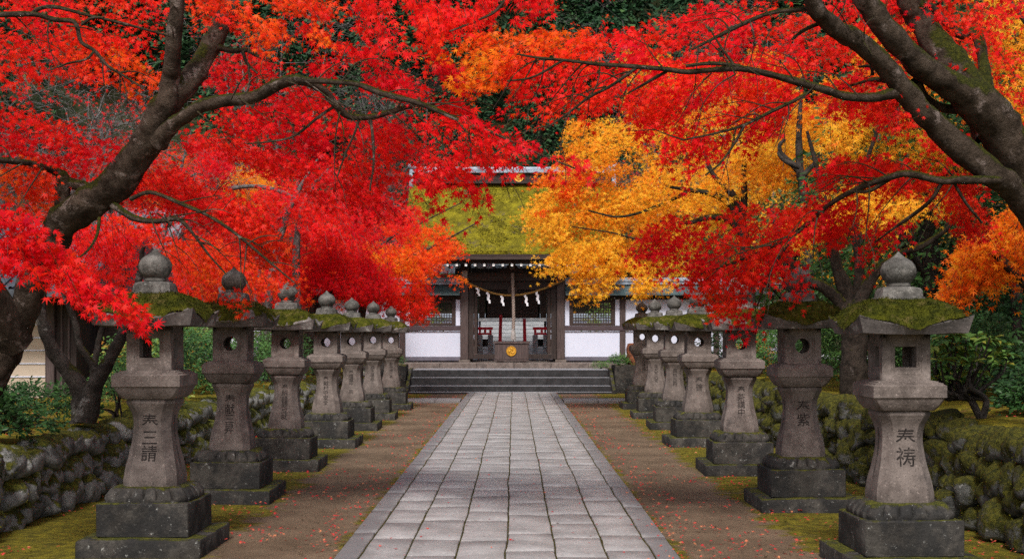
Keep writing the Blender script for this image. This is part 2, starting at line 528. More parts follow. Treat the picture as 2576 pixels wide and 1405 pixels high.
def pad_anchors(poly, d, n, hue, ang, dt=1.2, gap=.3, gs=60, hs=.1, seed=0, dy=0, hgrad=None):
    """n spray anchors filling a part of the crown; the part is given by the outline it has from the path and its distance d (m)"""
    p = np.array(poly, float)
    x0, y0 = p.min(0); x1, y1 = p.max(0)
    X = np.zeros(0); Y = np.zeros(0)
    while len(X) < n:
        x = RNG.uniform(x0, x1, n * 3); y = RNG.uniform(y0, y1, n * 3)
        jx = x + 34 * (vn(x / 35, y / 35, seed + 3) - .5) + 9 * RNG.normal(0, 1, len(x)); jy = y + 26 * (vn(x / 35, y / 35, seed + 4) - .5) + 6 * RNG.normal(0, 1, len(x)) + 15
        ok = inpoly(jx, jy, poly) & (fbm(x / gs, y / (gs * .6), seed + 9, 3) > gap)
        X = np.concatenate([X, x[ok]]); Y = np.concatenate([Y, y[ok]])
    X, Y = X[:n], Y[:n]
    D = d + dt * (RNG.uniform(-.5, .5, n) + 1.0 * (vn(X / 130, Y / 60, seed + 20) - .5)) + dy * (X - X.mean()) / 100
    P = np.stack([(X - CX) / FPX * D, D, CAMZ - (Y - CY) / FPX * D], 1)
    a = R(ang) + RNG.normal(0, .35, n)
    A = np.stack([np.cos(a), RNG.normal(-.15, .45, n), -np.sin(a)], 1)
    h = hue + hs * (fbm(X / 110, Y / 90, seed + 31, 3) - .5) * 2.4
    if hgrad: h = h + hgrad[0] * (X - X.mean()) / 100 + hgrad[1] * (Y - Y.mean()) / 100
    return P, A, h


def crom(P, n=6):
    P = np.asarray(P, float)
    Q = np.vstack([2 * P[0] - P[1], P, 2 * P[-1] - P[-2]])
    out = []
    for i in range(1, len(Q) - 2):
        a, b, c, d = Q[i - 1:i + 3]
        for t in np.linspace(0, 1, n, endpoint=False):
            out.append(.5 * ((2 * b) + (-a + c) * t + (2 * a - 5 * b + 4 * c - d) * t * t + (-a + 3 * b - 3 * c + d) * t ** 3))
    out.append(P[-1])
    return np.array(out)


def tube(P, n=10, sub=6, lump=.1, seed=0):
    """P rows: x,y,z,radius -> V,F (quads)"""
    C = crom(P, sub)
    c, r = C[:, :3], np.maximum(C[:, 3], .0008)
    T = unit(np.gradient(c, axis=0))
    ref = np.array([0, 1., 0]) if abs(T[:, 1]).mean() < .8 else np.array([1., 0, 0])
    U = unit(np.cross(T, ref)); W = np.cross(T, U)
    th = np.linspace(0, 2 * np.pi, n, endpoint=False)
    m = len(c)
    k = 1 + lump * (vn(np.repeat(np.arange(m) * .35, n) + seed * 9, np.tile(np.cos(th) * 1.3 + 5, m), seed).reshape(m, n) - .5) * 2 \
        + lump * .6 * (vn(np.repeat(np.arange(m) * .9, n) + seed * 5, np.tile(np.sin(th) * 2 + 9, m), seed + 1).reshape(m, n) - .5) * 2
    rr = (r[:, None] * k)[..., None]
    V = c[:, None] + rr * (np.cos(th)[None, :, None] * U[:, None] + np.sin(th)[None, :, None] * W[:, None])
    i = np.arange(m - 1)[:, None] * n + np.arange(n)[None]
    j = np.arange(m - 1)[:, None] * n + (np.arange(n)[None] + 1) % n
    F = np.stack([i, i + n, j + n, j], -1).reshape(-1, 4)
    return V.reshape(-1, 3), F


def join(parts):
    Vs, Fs, o = [], {}, 0
    for V, F in parts:
        Fl = F if isinstance(F, list) else [F]
        for f in Fl: Fs.setdefault(f.shape[1], []).append(f + o)
        Vs.append(V); o += len(V)
    return np.concatenate(Vs), [np.concatenate(v) for v in Fs.values()]


def limb(pts, d=None, n=10, lump=.1, seed=0, sub=6):
    """pts rows: px x, px y, px radius [, distance]"""
    rows = []
    for p in pts:
        dd = p[3] if len(p) > 3 else d
        q = at(p[0], p[1], dd)
        rows.append((*q, p[2] * dd / FPX))
    return tube(rows, n, sub, lump, seed)


def tree(name, label, group, base, limbs, leafsets, bark, leafm, kindname='maple'):
    """limbs: list of (V,F); leafsets: list of (P,A,hue,k,slen,size,kind,up,face,spread)"""
    root = empty(name, base, label, 'tree', group)
    LV, tw = [], list(limbs)
    for ls in leafsets:
        L, T = sprays(*ls)
        LV.append(L)
        tw.append(T)
    b = np.array(base)
    V, F = join(tw)
    mesh('trunk', V - b, F, bark, root, 180)
    if LV:
        o = 0; Vs = []; Fs = []; Hs = []
        for v, f, h in LV:
            Vs.append(v - b); Fs.append(f + o); Hs.append(h); o += len(v)
        mesh('crown', np.concatenate(Vs), np.concatenate(Fs), leafm, root, 180, np.concatenate(Hs))
    return root


# ================================================================== SETTING: GROUND, PATH, STEPS, BANKS, HILL
WALL_L, WALL_R = -4.05, 3.72       # foot of the two boulder walls
H_L, H_R = .62, .78                # their heights


def grid(xs, ys, zf):
    X, Y = np.meshgrid(xs, ys)
    Z = zf(X, Y)
    n, m = len(xs), len(ys)
    V = np.stack([X, Y, Z], -1).reshape(-1, 3)
    i = np.arange(m - 1)[:, None] * n + np.arange(n - 1)[None]
    return V, np.stack([i, i + 1, i + n + 1, i + n], -1).reshape(-1, 4)


def groundz(X, Y): return .025 * (fbm(X * .8, Y * .8, 5) - .5) - .01


gx = np.concatenate([np.linspace(-300, -8, 12), np.linspace(-6, 6, 80), np.linspace(8, 300, 12)])
gy = np.concatenate([[-60, -20, -5, 2], np.linspace(5, 36, 160), [45, 60, 100, 200, 400]])
V, F = grid(gx, gy, groundz)
props(mesh('ground', V, F, M['ground'], None, 180), kind='structure')

# stone path : 8 columns of slabs with wobbling mossy joints
joints = [-1.25, -1.066, -.75, -.40, -.055, .296, .646, .975, 1.155]
rp = np.random.default_rng(3)
SV, SF = [], []


def jx(j, y):
    if j in (0, 8): return joints[j]
    return joints[j] + .007 * (vn(np.array([y * .9]), np.array([j * 3.7]), 8)[0] - .5) * 2 + .007 * (vn(np.array([y * 3.1]), np.array([j * 1.7]), 9)[0] - .5) * 2


for c in range(8):
    y = 1.0 + rp.uniform(0, .5)
    while y < 34.9:
        ln = rp.uniform(.55, 1.1) if c not in (0, 7) else rp.uniform(.9, 1.7)
        y1 = min(y + ln, 34.95)
        if 34.95 - y1 < .25: y1 = 34.95
        g = .0058
        ge = .0042
        z = .05 + rp.normal(0, .0022)
        tilt = rp.normal(0, .0012, 2)
        dy0, dy1 = rp.normal(0, .012), rp.normal(0, .012)
        ns = max(2, int((y1 - y) / .2))
        o = len(SV)
        rows = []
        for k in range(ns + 1):
            t = k / ns
            yy = y + ge + (y1 - y - 2 * ge) * t
            xa, xb = jx(c, yy) + g, jx(c + 1, yy) - g
            bev = .008
            sk = dy0 if k == 0 else (dy1 if k == ns else 0)
            yl, yr = yy + (sk if k in (0, ns) else 0), yy - (sk if k in (0, ns) else 0)
            zl, zr = z + tilt[0] + tilt[1] * (t - .5), z - tilt[0] + tilt[1] * (t - .5)
            e = .006 if k in (0, ns) else 0
            inn = bev if k == 0 else (-bev if k == ns else 0)
            SV += [(xa, yl, -.02), (xa, yl, zl - .008), (xa + bev, yl + inn * .8, zl - e * 0), (xb - bev, yr + inn * .8, zr), (xb, yr, zr - .008), (xb, yr, -.02)]
            rows.append(o + 6 * k)
        for a, b in zip(rows[:-1], rows[1:]):
            for q in range(5): SF.append((a + q, a + q + 1, b + q + 1, b + q))
        a, b = rows[0], rows[-1]
        SF.append((a, a + 5, a + 4, a + 1)); SF.append((a + 1, a + 4, a + 3, a + 2))
        SF.append((b + 5, b, b + 1, b + 4)); SF.append((b + 4, b + 1, b + 2, b + 3))
        y = y1
props(mesh('stone_path', np.array(SV), np.array(SF), M['slab']), kind='structure')
V, F = grid(np.linspace(-1.245, 1.15, 60), np.linspace(1, 34.9, 700), lambda X, Y: .031 + .016 * fbm(X * 18, Y * 18, 40, 3))
props(mesh('path_bed', V, F, M['joint'], None, 180), kind='structure')
# low strips of paving that cross in front of the steps
for nm, xa, xb in (('paving_strip', -2.75, -1.27), ('paving_strip', 1.18, 2.7)):
    bm = bmesh.new(); x = xa
    while x < xb - .05:
        x1 = min(x + rp.uniform(.55, .95), xb)
        add_box(bm, x + .004, x1 - .004, 30.2, 31.4, -.02, .055); x = x1
    props(from_bm(nm, bm, M['slab'], None, .008), kind='structure')

# steps
st = empty('stone_stairs', (-.08, 35, 0), 'wide dark granite stairs of three steps rising to the gate terrace', 'stairs')
sx0, sx1 = -2.88, 2.68
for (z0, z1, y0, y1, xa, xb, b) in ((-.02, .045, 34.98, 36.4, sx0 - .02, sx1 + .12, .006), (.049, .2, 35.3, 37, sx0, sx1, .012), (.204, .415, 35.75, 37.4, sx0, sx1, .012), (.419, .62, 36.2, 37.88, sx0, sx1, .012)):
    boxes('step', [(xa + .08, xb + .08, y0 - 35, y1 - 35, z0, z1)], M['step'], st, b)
for sx in (sx0 - .1, sx1 + .004):
    bm = bmesh.new()
    pts = [(-.12, -.02), (1.75, -.02), (1.75, .66), (1.2, .66), (-.12, .1)]
    a = [bm.verts.new((sx + .08, y, z)) for y, z in pts]; b = [bm.verts.new((sx + .176, y, z)) for y, z in pts]
    bm.faces.new(a); bm.faces.new(b[::-1])
    for i in range(5): bm.faces.new([a[i], b[i], b[(i + 1) % 5], a[(i + 1) % 5]])
    from_bm('side_stone', bm, M['granite_dark'], st, .012)
te = empty('gate_terrace', (0, 38, 0), 'low stone terrace carrying the gate and its white walls', 'terrace')
xs = np.arange(-3.3, 3.3, 1.1)
boxes('edge_stone', [(x + .003, x + 1.097, -.12, .45, .3, .775) for x in np.arange(-3.3, 3.2, 1.1)], M['granite'], te, .012)
boxes('paving', [(-9, 9, .454, 6, .3, .768)], M['granite'], te, 0)
boxes('retaining_face', [(-9, -3.31, -.1, .45, -.02, .76)], M['granite_dark'], te, .02)
boxes('retaining_face', [(3.32, 9, -.1, .45, -.02, .76)], M['granite_dark'], te, .02)
V, F = grid(np.linspace(-14, 14, 30), np.linspace(44.004, 64, 20), lambda X, Y: .77 + 0 * X)
props(mesh('inner_court', V, F, M['court']), kind='structure')


def blob(V, pw=.75, amp=.12, seed=0):
    """rounded boulder from unit-sphere verts"""
    r = np.random.default_rng(seed)
    P = np.sign(V) * np.abs(V) ** pw
    for f in (1.6, 3.1, 5.3):
        k = r.normal(0, f, (3, 3)); ph = r.uniform(0, 6, 3)
        P = P * (1 + amp / f * 1.5 * np.sin(V @ k.T + ph).sum(1, keepdims=True) / 1.7)
    return P


def ico(sub):
    bm = bmesh.new(); bmesh.ops.create_icosphere(bm, subdivisions=sub, radius=1)
    V = np.array([v.co[:] for v in bm.verts]); F = np.array([[v.index for v in f.verts] for f in bm.faces])
    bm.free(); return V, F


ICO = {k: ico(k) for k in (1, 2, 3, 4)}


M['moss_wall'] = mossmat('wall_moss', (.022, .026, .003), (.1, .095, .007), (.13, .11, .015), 9, 60)


def boulder_wall(name, label, x0, sgn, H, mat, y0, y1, seed, thr, nt):
    r = np.random.default_rng(seed)
    parts = []; nrow = 4 if H > .7 else 3
    s = seed * 1000
    for row in range(nrow):
        y = y0 + r.uniform(-.2, 0); hr = H / nrow
        while y < y1:
            big = r.random() < .16
            wd = r.uniform(.17, .33) * (1.3 if big else 1)
            hh = hr * r.uniform(.95, 1.35) * (1.3 if big and row < nrow - 1 else 1)
            zc = hr * (row + .5) + r.normal(0, .02)
            if row == nrow - 1: zc = H - hh * .42 + r.normal(0, .03)
            iv, if_ = ICO[3 if y < 16 else 2]
            s += 1
            P = blob(iv, r.uniform(.6, .95), .2, s) * np.array([.19, wd * .54, hh * .57])
            a = r.normal(0, .3); P = np.stack([P[:, 0], P[:, 1] * math.cos(a) - P[:, 2] * math.sin(a), P[:, 1] * math.sin(a) + P[:, 2] * math.cos(a)], 1)
            xc = x0 + sgn * (.12 + zc * .18) + r.normal(0, .04)
            parts.append((P + np.array([xc, y + wd / 2, zc]), if_))
            y += wd * .97
    V, F = join(parts)
    base = np.array([x0, (y0 + y1) / 2, 0])
    o = mesh(name, V - base, F, mat, None, 180)
    o.location = base
    # tufts of moss that give the green parts thickness
    nrm = np.zeros(len(V) * 3, np.float32); o.data.vertices.foreach_get('normal', nrm); nrm = nrm.reshape(-1, 3)
    out = (nrm[:, 0] * -sgn) * .35 + nrm[:, 2] * .6
    f = fbm(V[:, 1] * 1.6 + V[:, 0] * 2, V[:, 2] * 2.2 + 4, seed + 50, 4)
    ok = np.where((f + out * .25 > thr) & (out > -.05) & (V[:, 1] < 22))[0]
    q = ok[r.integers(0, len(ok), nt)]
    P = V[q] + r.normal(0, .012, (nt, 3)) - base; N = nrm[q]
    A = N * .6 + r.normal(0, .5, (nt, 3)) + np.array([0, 0, -.35])
    LV, LF, LH = leaves(P, A, r.normal(0, 1, (nt, 3)), r.uniform(.008, .02, nt), np.zeros(nt), 'chip')
    m_ = mesh('moss_cover', LV, LF, M['moss_wall'], o, None); m_['kind'] = 'stuff'
    return props(o, label, 'stone wall')


boulder_wall('boulder_wall', 'low wall of rounded grey boulders with patchy moss, behind the left lanterns', WALL_L, -1, H_L, M['wallstone'], 6.0, 34.6, 1, .57, 15000)
boulder_wall('boulder_wall', 'low boulder wall almost wholly coated in green moss, behind the right lanterns', WALL_R, 1, H_R, M['wallmossy'], 6.0, 34.6, 2, .5, 20000)


def bank(sgn, x0, H, seed):
    u = np.concatenate([np.linspace(0, 2, 46), np.linspace(2.2, 10, 26)])
    ys = np.linspace(4, 36.5, 220)

    def zf(U, Y):
        z = H - .07 + .10 * np.minimum(U, 1.6) + .10 * (fbm(U * 1.6, Y * 1.6, seed) - .5) + .05 * (fbm(U * 6, Y * 6, seed + 3) - .5)
        z = z + .12 * np.exp(-((U - .3) / .35) ** 2) * fbm(U * 2, Y * 2.5, seed + 7) * .9
        z = np.where(U < .16, z - (.16 - U) * 3.2, z)
        return z - np.clip(U - 3.5, 0, 3) * .1
    V, F = grid(u, ys, zf)
    V[:, 0] = x0 + sgn * (V[:, 0] + .2)
    if sgn < 0: F = F[:, ::-1]
    return props(mesh('mossy_bank', V, F, M['bank'], None, 180), kind='structure')


bank(-1, WALL_L, H_L, 60); bank(1, WALL_R, H_R, 80)


def hillz(X, Y):
    z = np.clip(Y - 60, 0, 400) * .62 + np.clip(np.abs(X) - 24, 0, 300) * np.clip((Y - 10) / 50, 0, 1) * .45
    return z + 3 * (fbm(X * .06, Y * .06, 90) - .5) * np.clip((Y - 58) / 20, 0, 1) - .06


V, F = grid(np.linspace(-220, 220, 90), np.concatenate([np.linspace(38, 130, 60), np.linspace(140, 320, 14)]), hillz)
props(mesh('hill', V, F, M['hill'], None, 180), kind='structure')

# ================================================================== GATE
GY = 39.5


def GX(zx): return (1006.3 + .2415 * zx - CX) / FPX * GY
def GZ(zy): return CAMZ - (585.5 + .2415 * zy - CY) / FPX * GY


gc = GX(1172)
gate = empty('shrine_gate', (gc, GY + 1.2, .77), 'dark timber shrine gate under a mossy thatched roof with gilded ridge crest', 'gate')
OFF = (-gc, -(GY + 1.2), -.77)


def gb(name, lst, mat, bevel=.008, parent=None):
    return boxes(name, [(a + OFF[0], b + OFF[0], c + OFF[1], d + OFF[1], e + OFF[2], f + OFF[2]) for a, b, c, d, e, f in lst], mat, parent or gate, bevel)


pz = GZ(1316)
for xa, xb in ((GX(627), GX(712)), (GX(1634), GX(1717))):
    for yy in (GY, GY + 2.3):
        gb('post', [(xa, xb, yy, yy + .25, pz, 4.0)], M['wood_post'], .015)
        gb('post_base', [(xa - .05, xb + .05, yy - .05, yy + .3, .74, pz - .003)], M['granite'], .012)
gb('lintel', [(GX(640), GX(1700), GY + .02, GY + .22, GZ(500), GZ(412))], M['wood_beam'])
for xa, xb in ((GX(648), GX(704)), (GX(1640), GX(1696))):
    gb('beam_end', [(xa, xb, GY - .16, GY - .003, GZ(474), GZ(392))], M['white'] if False else stone('pale_timber_end', (.25, .22, .2), (.36, .33, .3), 9, .1), .015)
gb('header', [(GX(716), GX(1630), GY + .12, GY + .2, GZ(590), GZ(503))], M['wood_dark'])
for xa, xb in ((GX(716), GX(768)), (GX(1574), GX(1630))):
    gb('side_board', [(xa, xb, GY + .08, GY + .14, GZ(1308), GZ(503))], M['wood_dark'], .004)
for xa, xb in ((GX(770), GX(803)), (GX(1537), GX(1572))):
    gb('door_leaf', [(xa, xb, GY + .15, GY + 1.25, GZ(1258), GZ(593))], M['wood_beam'], .006)
gb('threshold', [(GX(716), GX(1630), GY + .03, GY + .2, GZ(1312), GZ(1262))], M['wood_dark'])
# eave beams and rafters
gb('eave_beam', [(gc - 2.0, gc + 2.0, GY + .02, GY + .24, 3.96, 4.12)], M['wood_beam'])
ex = 3.28
gb('eave_board', [(gc - ex + .02, gc + ex - .02, GY - 1.17, GY - 1.08, 3.86, 4.02)], M['wood_beam'])
gb('eave_trim', [(gc - ex + .01, gc + ex - .01, GY - 1.185, GY - 1.173, 3.985, 4.015)], M['wood_post'], .003)
gb('rafter_board', [(gc - ex + .05, gc + ex - .05, GY - .95, GY - .75, 3.76, 3.87)], M['wood_dark'])
for k in range(-9, 10):
    x = GX(1167) + k * .277
    if abs(x - gc) > 2.75: continue
    rf = gb('rafter', [(x - .032, x + .032, GY - 1.02, GY + .3, 3.67, 3.748)], M['wood_dark'], .004)
    gb('painted_tip', [(x - .034, x + .034, GY - 1.04, GY - 1.023, 3.668, 3.75)], M['white'], .002, rf)
# panel, carving between lintel and eave
gb('plaster_panel', [(GX(790), GX(965), GY + .14, GY + .16, GZ(366), GZ(300))], M['plaster'], .002)
bm = bmesh.new()
xm = GX(1167)
prof = [(-.42, 0), (-.33, .07), (-.2, .1), (-.15, .2), (-.06, .27), (.06, .27), (.15, .2), (.2, .1), (.33, .07), (.42, 0)]
prism(bm, [(xm + OFF[0] + a, GZ(409) + OFF[2] + b) for a, b in prof], GY + .0 + OFF[1], GY + .1 + OFF[1])
cv = from_bm('carved_strut', bm, M['wood_beam'], gate, .01)
V, F = lathe([(.001, 0), (.07, 0), (.085, .02), (.06, .035), (.045, .03), (.03, .05), (.001, .055)], 20)
V = np.stack([V[:, 0] + xm + OFF[0], -V[:, 2] + GY - .002 + OFF[1], V[:, 1] + GZ(355) + OFF[2]], 1)
mesh('rosette', V, F, M['hemp'], cv, 30)
gb('rear_beam', [(gc - 1.7, gc + 1.7, GY + 2.32, GY + 2.5, 3.2, 3.5)], M['wood_dark'])
gb('tie_beam', [(GX(630), GX(710), GY + .255, GY + 2.295, 3.3, 3.5), (GX(1636), GX(1715), GY + .255, GY + 2.295, 3.3, 3.5)], M['wood_dark'])
gb('gable_wall', [(GX(650), GX(690), GY + .3, GY + 2.25, 3.52, 4.6), (GX(1656), GX(1696), GY + .3, GY + 2.25, 3.52, 4.6)], M['wood_dark'])
gb('side_wall', [(GX(655), GX(685), GY + .26, GY + 2.29, .78, 3.29), (GX(1661), GX(1691), GY + .26, GY + 2.29, .78, 3.29)], M['wood_dark'])

# thatched roof: curved slope with thick lip
n = 26
ridge_y = GY + 1.55; eave_y = GY - 1.2
pr = []
for i in range(n + 1):
    t = i / n
    y = eave_y + (ridge_y - eave_y) * t
    z = 4.12 + 2.38 * (t ** 1.12)
    pr.append((y, z))
outl = [(eave_y, 4.025)] + pr + [(2 * ridge_y - y, z) for y, z in pr[::-1]][1:] + [(2 * ridge_y - eave_y, 4.025)]
und = [(2 * ridge_y - eave_y - .3, 4.05), (ridge_y, 6.1), (eave_y + .3, 4.05)]
loop = outl + und
xsn = np.linspace(-ex, ex, 90)
L = len(loop)
V = np.array([(x, y, z) for x in xsn for y, z in loop], float)
for i in range(len(V)):
    p = V[i]
    if p[2] > 4.08:
        V[i, 2] += .035 * (mnoise.noise(Vector((p[0] * 1.7, p[1] * 2.2, 3))) + .7 * mnoise.noise(Vector((p[0] * 6, p[1] * 7, 9)))) + .012 * mnoise.noise(Vector((p[0] * 19, p[1] * 19, 9)))
    V[i, 2] += .10 * max(0, (abs(p[0]) - 2.0) / 1.3) ** 2
F = np.array([(i * L + j, i * L + (j + 1) % L, (i + 1) * L + (j + 1) % L, (i + 1) * L + j) for i in range(len(xsn) - 1) for j in range(L)])
V += np.array([0, OFF[1], OFF[2]])
caps = np.array([list(range(L))[::-1], [(len(xsn) - 1) * L + j for j in range(L)]])
roof = mesh('roof', V, [F[:, ::-1], caps[:, ::-1]], M['thatch'], gate, 40)
# shaggy thatch tufts over the front slope
nb = 26000
tx = RNG.uniform(-ex, ex, nb); tt = RNG.uniform(0, .97, nb)
ty = eave_y + (ridge_y - eave_y) * tt; tz = 4.12 + 2.38 * tt ** 1.12 + .10 * np.maximum(0, (np.abs(tx) - 2.0) / 1.3) ** 2
ok = fbm(tx * 1.3, tt * 6, 77, 4) > .44
tx, ty, tz = tx[ok], ty[ok], tz[ok]
P = np.stack([tx, ty + OFF[1], tz + OFF[2] + .005], 1)
A = np.stack([RNG.normal(0, .5, len(P)), -np.ones(len(P)), -.5 + RNG.normal(0, .3, len(P))], 1)
Nn = np.stack([RNG.normal(0, .4, len(P)), -.6 + RNG.normal(0, .3, len(P)), np.ones(len(P))], 1)
LV, LF, LH = leaves(P, A, Nn, RNG.uniform(.03, .075, len(P)), np.zeros(len(P)), 'chip')
mesh('moss_growth', LV, LF, M['thatch'], roof, None)
# ridge
rz = 6.42
rg = gb('ridge', [(gc - 3.1, gc + 3.1, ridge_y - .3, ridge_y + .3, rz, rz + .07), (gc - 3.11, gc + 3.11, ridge_y - .24, ridge_y + .24, rz + .073, rz + .11), (gc - 3.12, gc + 3.12, ridge_y - .2, ridge_y + .2, rz + .113, rz + .34)], M['wood_dark'], .012)
bm = bmesh.new()
for k, (wy, z0, z1) in enumerate(((.3, .344, .38), (.26, .384, .42), (.24, .424, .45))):
    add_box(bm, -3.2 + k * .02, 3.2 - k * .02, ridge_y - wy + OFF[1], ridge_y + wy + OFF[1], rz + z0 + OFF[2], rz + z1 + OFF[2])
from_bm('ridge_course', bm, M['tile'], rg, .008)
rows = [(x, ridge_y + OFF[1], rz + .5 + OFF[2] + .12 * max(0, (abs(x) - 2.5) / .9) ** 2, .075) for x in np.linspace(-3.35, 3.35, 24)]
V, F = tube(rows, 12, 1, 0)
mesh('ridge_cap', V, F, M['tile'], rg, 60)
for s in (-1, 1):
    bm = bmesh.new()
    pts = [(-.2, -.25), (.2, -.25), (.3, 0), (.24, .3), (.1, .46), (0, .5), (-.1, .46), (-.24, .3), (-.3, 0)]
    a = [bm.verts.new((s * 3.16, ridge_y + OFF[1] + p[0], rz + OFF[2] + p[1])) for p in pts]
    b = [bm.verts.new((s * 3.3, ridge_y + OFF[1] + p[0], rz + OFF[2] + p[1])) for p in pts]
    bm.faces.new(a); bm.faces.new(b[::-1])
    for i in range(len(pts)): bm.faces.new([a[i], b[i], b[(i + 1) % len(pts)], a[(i + 1) % len(pts)]])
    from_bm('ridge_end_tile', bm, M['tile'], rg, .02)
V, F = lathe([(.001, 0), (.15, 0), (.17, .02), (.15, .04), (.12, .03), (.1, .03), (.09, .045), (.05, .045), (.04, .055), (.001, .06)], 24)
for dx in (.2,):
    W = np.stack([V[:, 0] + dx, -V[:, 2] + ridge_y - .205 + OFF[1], V[:, 1] + rz + .22 + OFF[2]], 1)
    mesh('gilded_crest', W, F, M['gold'], rg, 30)


# ------------------------------------------------------------------ white walls on both sides of the gate
def lattice(x0, x1, z0, z1, y, ox, oz, parent):
    bm = bmesh.new()
    nx, nz = int((x1 - x0) / .075), int((z1 - z0) / .075)
    for i in range(1, nx):
        x = x0 + (x1 - x0) * i / nx
        add_box(bm, x - .012 + ox, x + .012 + ox, y, y + .022, z0 + oz, z1 + oz)
    for j in range(1, nz):
        z = z0 + (z1 - z0) * j / nz
        add_box(bm, x0 + ox, x1 + ox, y + .004, y + .018, z - .012 + oz, z + .012 + oz)
    return from_bm('lattice', bm, M['wood_dark'], parent, 0)


def side_wall(s, label):
    """s=-1 left, 1 right; built in gate-plane coordinates"""
    post_in = GX(627) if s < 0 else GX(1717)
    f = (lambda d: post_in - d) if s < 0 else (lambda d: post_in + d)
    base = (f(2.4), GY + .1, .77)
    root = empty('plaster_wall', base, label, 'wall')

    def wb(name, d0, d1, y0, y1, z0, z1, mat, bevel=.006, parent=None):
        a, b = sorted((f(d0), f(d1)))
        return boxes(name, [(a - base[0], b - base[0], y0, y1, z0 - .77, z1 - .77)], mat, parent or root, bevel)
    zb0, zb1 = GZ(1330), GZ(1290)
    bays = [(.003, 1.70), (1.88, 4.6), (4.78, 7.4)]
    for i, (d0, d1) in enumerate(bays):
        wb('base_band', d0, d1, -.03, .12, zb0, zb1, M['base_band'])
        wb('plaster_panel', d0, d1, 0, .1, zb1 + .002, GZ(1022), M['plaster'], .003)
        wb('post', d1 + .002, d1 + .178, -.04, .14, .775, GZ(650), M['wood_post'], .012)
        if i == 0:
            wb('plaster_panel', d0 + .001, d0 + .14, 0, .1, GZ(964), GZ(692), M['plaster'], .003)
            wb('plaster_panel', d1 - .14, d1 - .002, 0, .1, GZ(964), GZ(692), M['plaster'], .003)
            w = wb('window', d0 + .142, d0 + .262, -.03, .11, GZ(964), GZ(692), M['wood_beam'], .008)
            wb('frame', d1 - .262, d1 - .142, -.03, .11, GZ(964), GZ(692), M['wood_beam'], .008, w)
            wb('frame', d0 + .264, d1 - .264, -.03, .11, GZ(964), GZ(938), M['wood_beam'], .008, w)
            wb('frame', d0 + .264, d1 - .264, -.03, .11, GZ(728), GZ(692), M['wood_beam'], .008, w)
            a, b = sorted((f(d0 + .264), f(d1 - .264)))
            lattice(a, b, GZ(938), GZ(728), .03, -base[0], -.77, w)
        else:
            wb('plaster_panel', d0 + .001, d1 - .001, 0, .1, GZ(964), GZ(692), M['plaster'], .003)
    wb('rail', -.23, 7.58, -.062, -.005, GZ(1019), GZ(966), M['wood_rail'], .008)
    V, F = lathe([(.001, 0), (.035, 0), (.045, .012), (.03, .025), (.001, .03)], 12)
    W = np.stack([V[:, 0] + f(-.13) - base[0], -V[:, 2] - .063, V[:, 1] + GZ(992) - .77], 1)
    mesh('nail_cover', W, F, M['hemp'], root, 30)
    wb('top_beam', .003, 7.56, -.06, .16, GZ(690), GZ(652), M['wood_beam'])
    for d in np.arange(.55, 7.4, .33):
        V, F = lathe([(.001, 0), (.018, 0), (.016, .01), (.001, .012)], 8)
        W = np.stack([V[:, 0] + f(d) - base[0], -V[:, 2] - .061, V[:, 1] + GZ(676) - .77], 1)
        mesh('stud', W, F, M['white'], root, 30)
    # copper roof: two slopes with standing ribs
    bm = bmesh.new()
    x0, x1 = sorted((f(.01) - base[0], f(7.7) - base[0]))
    ez, tz = GZ(652) - .77, GZ(540) - .77
    pts = [(-.42, ez), (-.42, ez + .035), (.0, tz + .0), (.14, tz), (.52, ez + .035), (.52, ez)]
    a = [bm.verts.new((x0, y, z)) for y, z in pts]; b = [bm.verts.new((x1, y, z)) for y, z in pts]
    bm.faces.new(a); bm.faces.new(b[::-1])
    for i in range(6): bm.faces.new([a[i], b[i], b[(i + 1) % 6], a[(i + 1) % 6]])
    rr = from_bm('roof', bm, M['copper'], root, 0)
    bm = bmesh.new()
    for x in np.arange(x0 + .12, x1, .28):
        for p, q in (((-.425, ez + .06), (-.003, tz + .026)), ((.143, tz + .026), (.525, ez + .06))):
            vs = [bm.verts.new((x + dx, y, z + dz)) for dx, dz in ((-.02, -.03), (.02, -.03), (.02, .01), (-.02, .01)) for y, z in (p, q)]
            for fc in ((0, 1, 3, 2), (2, 3, 5, 4), (4, 5, 7, 6), (6, 7, 1, 0), (0, 2, 4, 6), (1, 7, 5, 3)): bm.faces.new([vs[i] for i in fc])
    from_bm('standing_seam', bm, M['copper'], rr, 0)
    bm = bmesh.new()
    for k, (h, wd) in enumerate(((.05, .17), (.05, .13), (.06, .16), (.05, .1))):
        z0 = tz + .004 + sum(q[0] for q in ((.05, 0), (.05, 0), (.06, 0), (.05, 0))[:k]) + k * .003
        add_box(bm, x0, x1, .07 - wd, .07 + wd, z0, z0 + h)
    from_bm('ridge', bm, M['tile'], rr, .008)
    return root


side_wall(-1, 'white plaster wall with dark lattice window left of the gate')
side_wall(1, 'white plaster wall with dark lattice window right of the gate')

# ------------------------------------------------------------------ rope, streamers, bell rope, gong, offering box


def twisted(pts, r, turns, nst=3, n=7):
    C = crom(pts, 14); T = unit(np.gradient(C, axis=0))
    ref = np.array([0, 1., 0]); U = unit(np.cross(T, ref)); W = np.cross(T, U)
    s = np.concatenate([[0], np.cumsum(np.linalg.norm(np.diff(C, axis=0), axis=1))])
    parts = []
    for k in range(nst):
        ph = 2 * np.pi * (s * turns + k / nst)
        c = C + (.5 * r) * (np.cos(ph)[:, None] * U + np.sin(ph)[:, None] * W)
        parts.append(tube(np.hstack([c, np.full((len(c), 1), .62 * r)]), n, 1, .05, k))
    return join(parts)


def gp(zx, zy, y): return np.array([GX(zx), y, GZ(zy)])


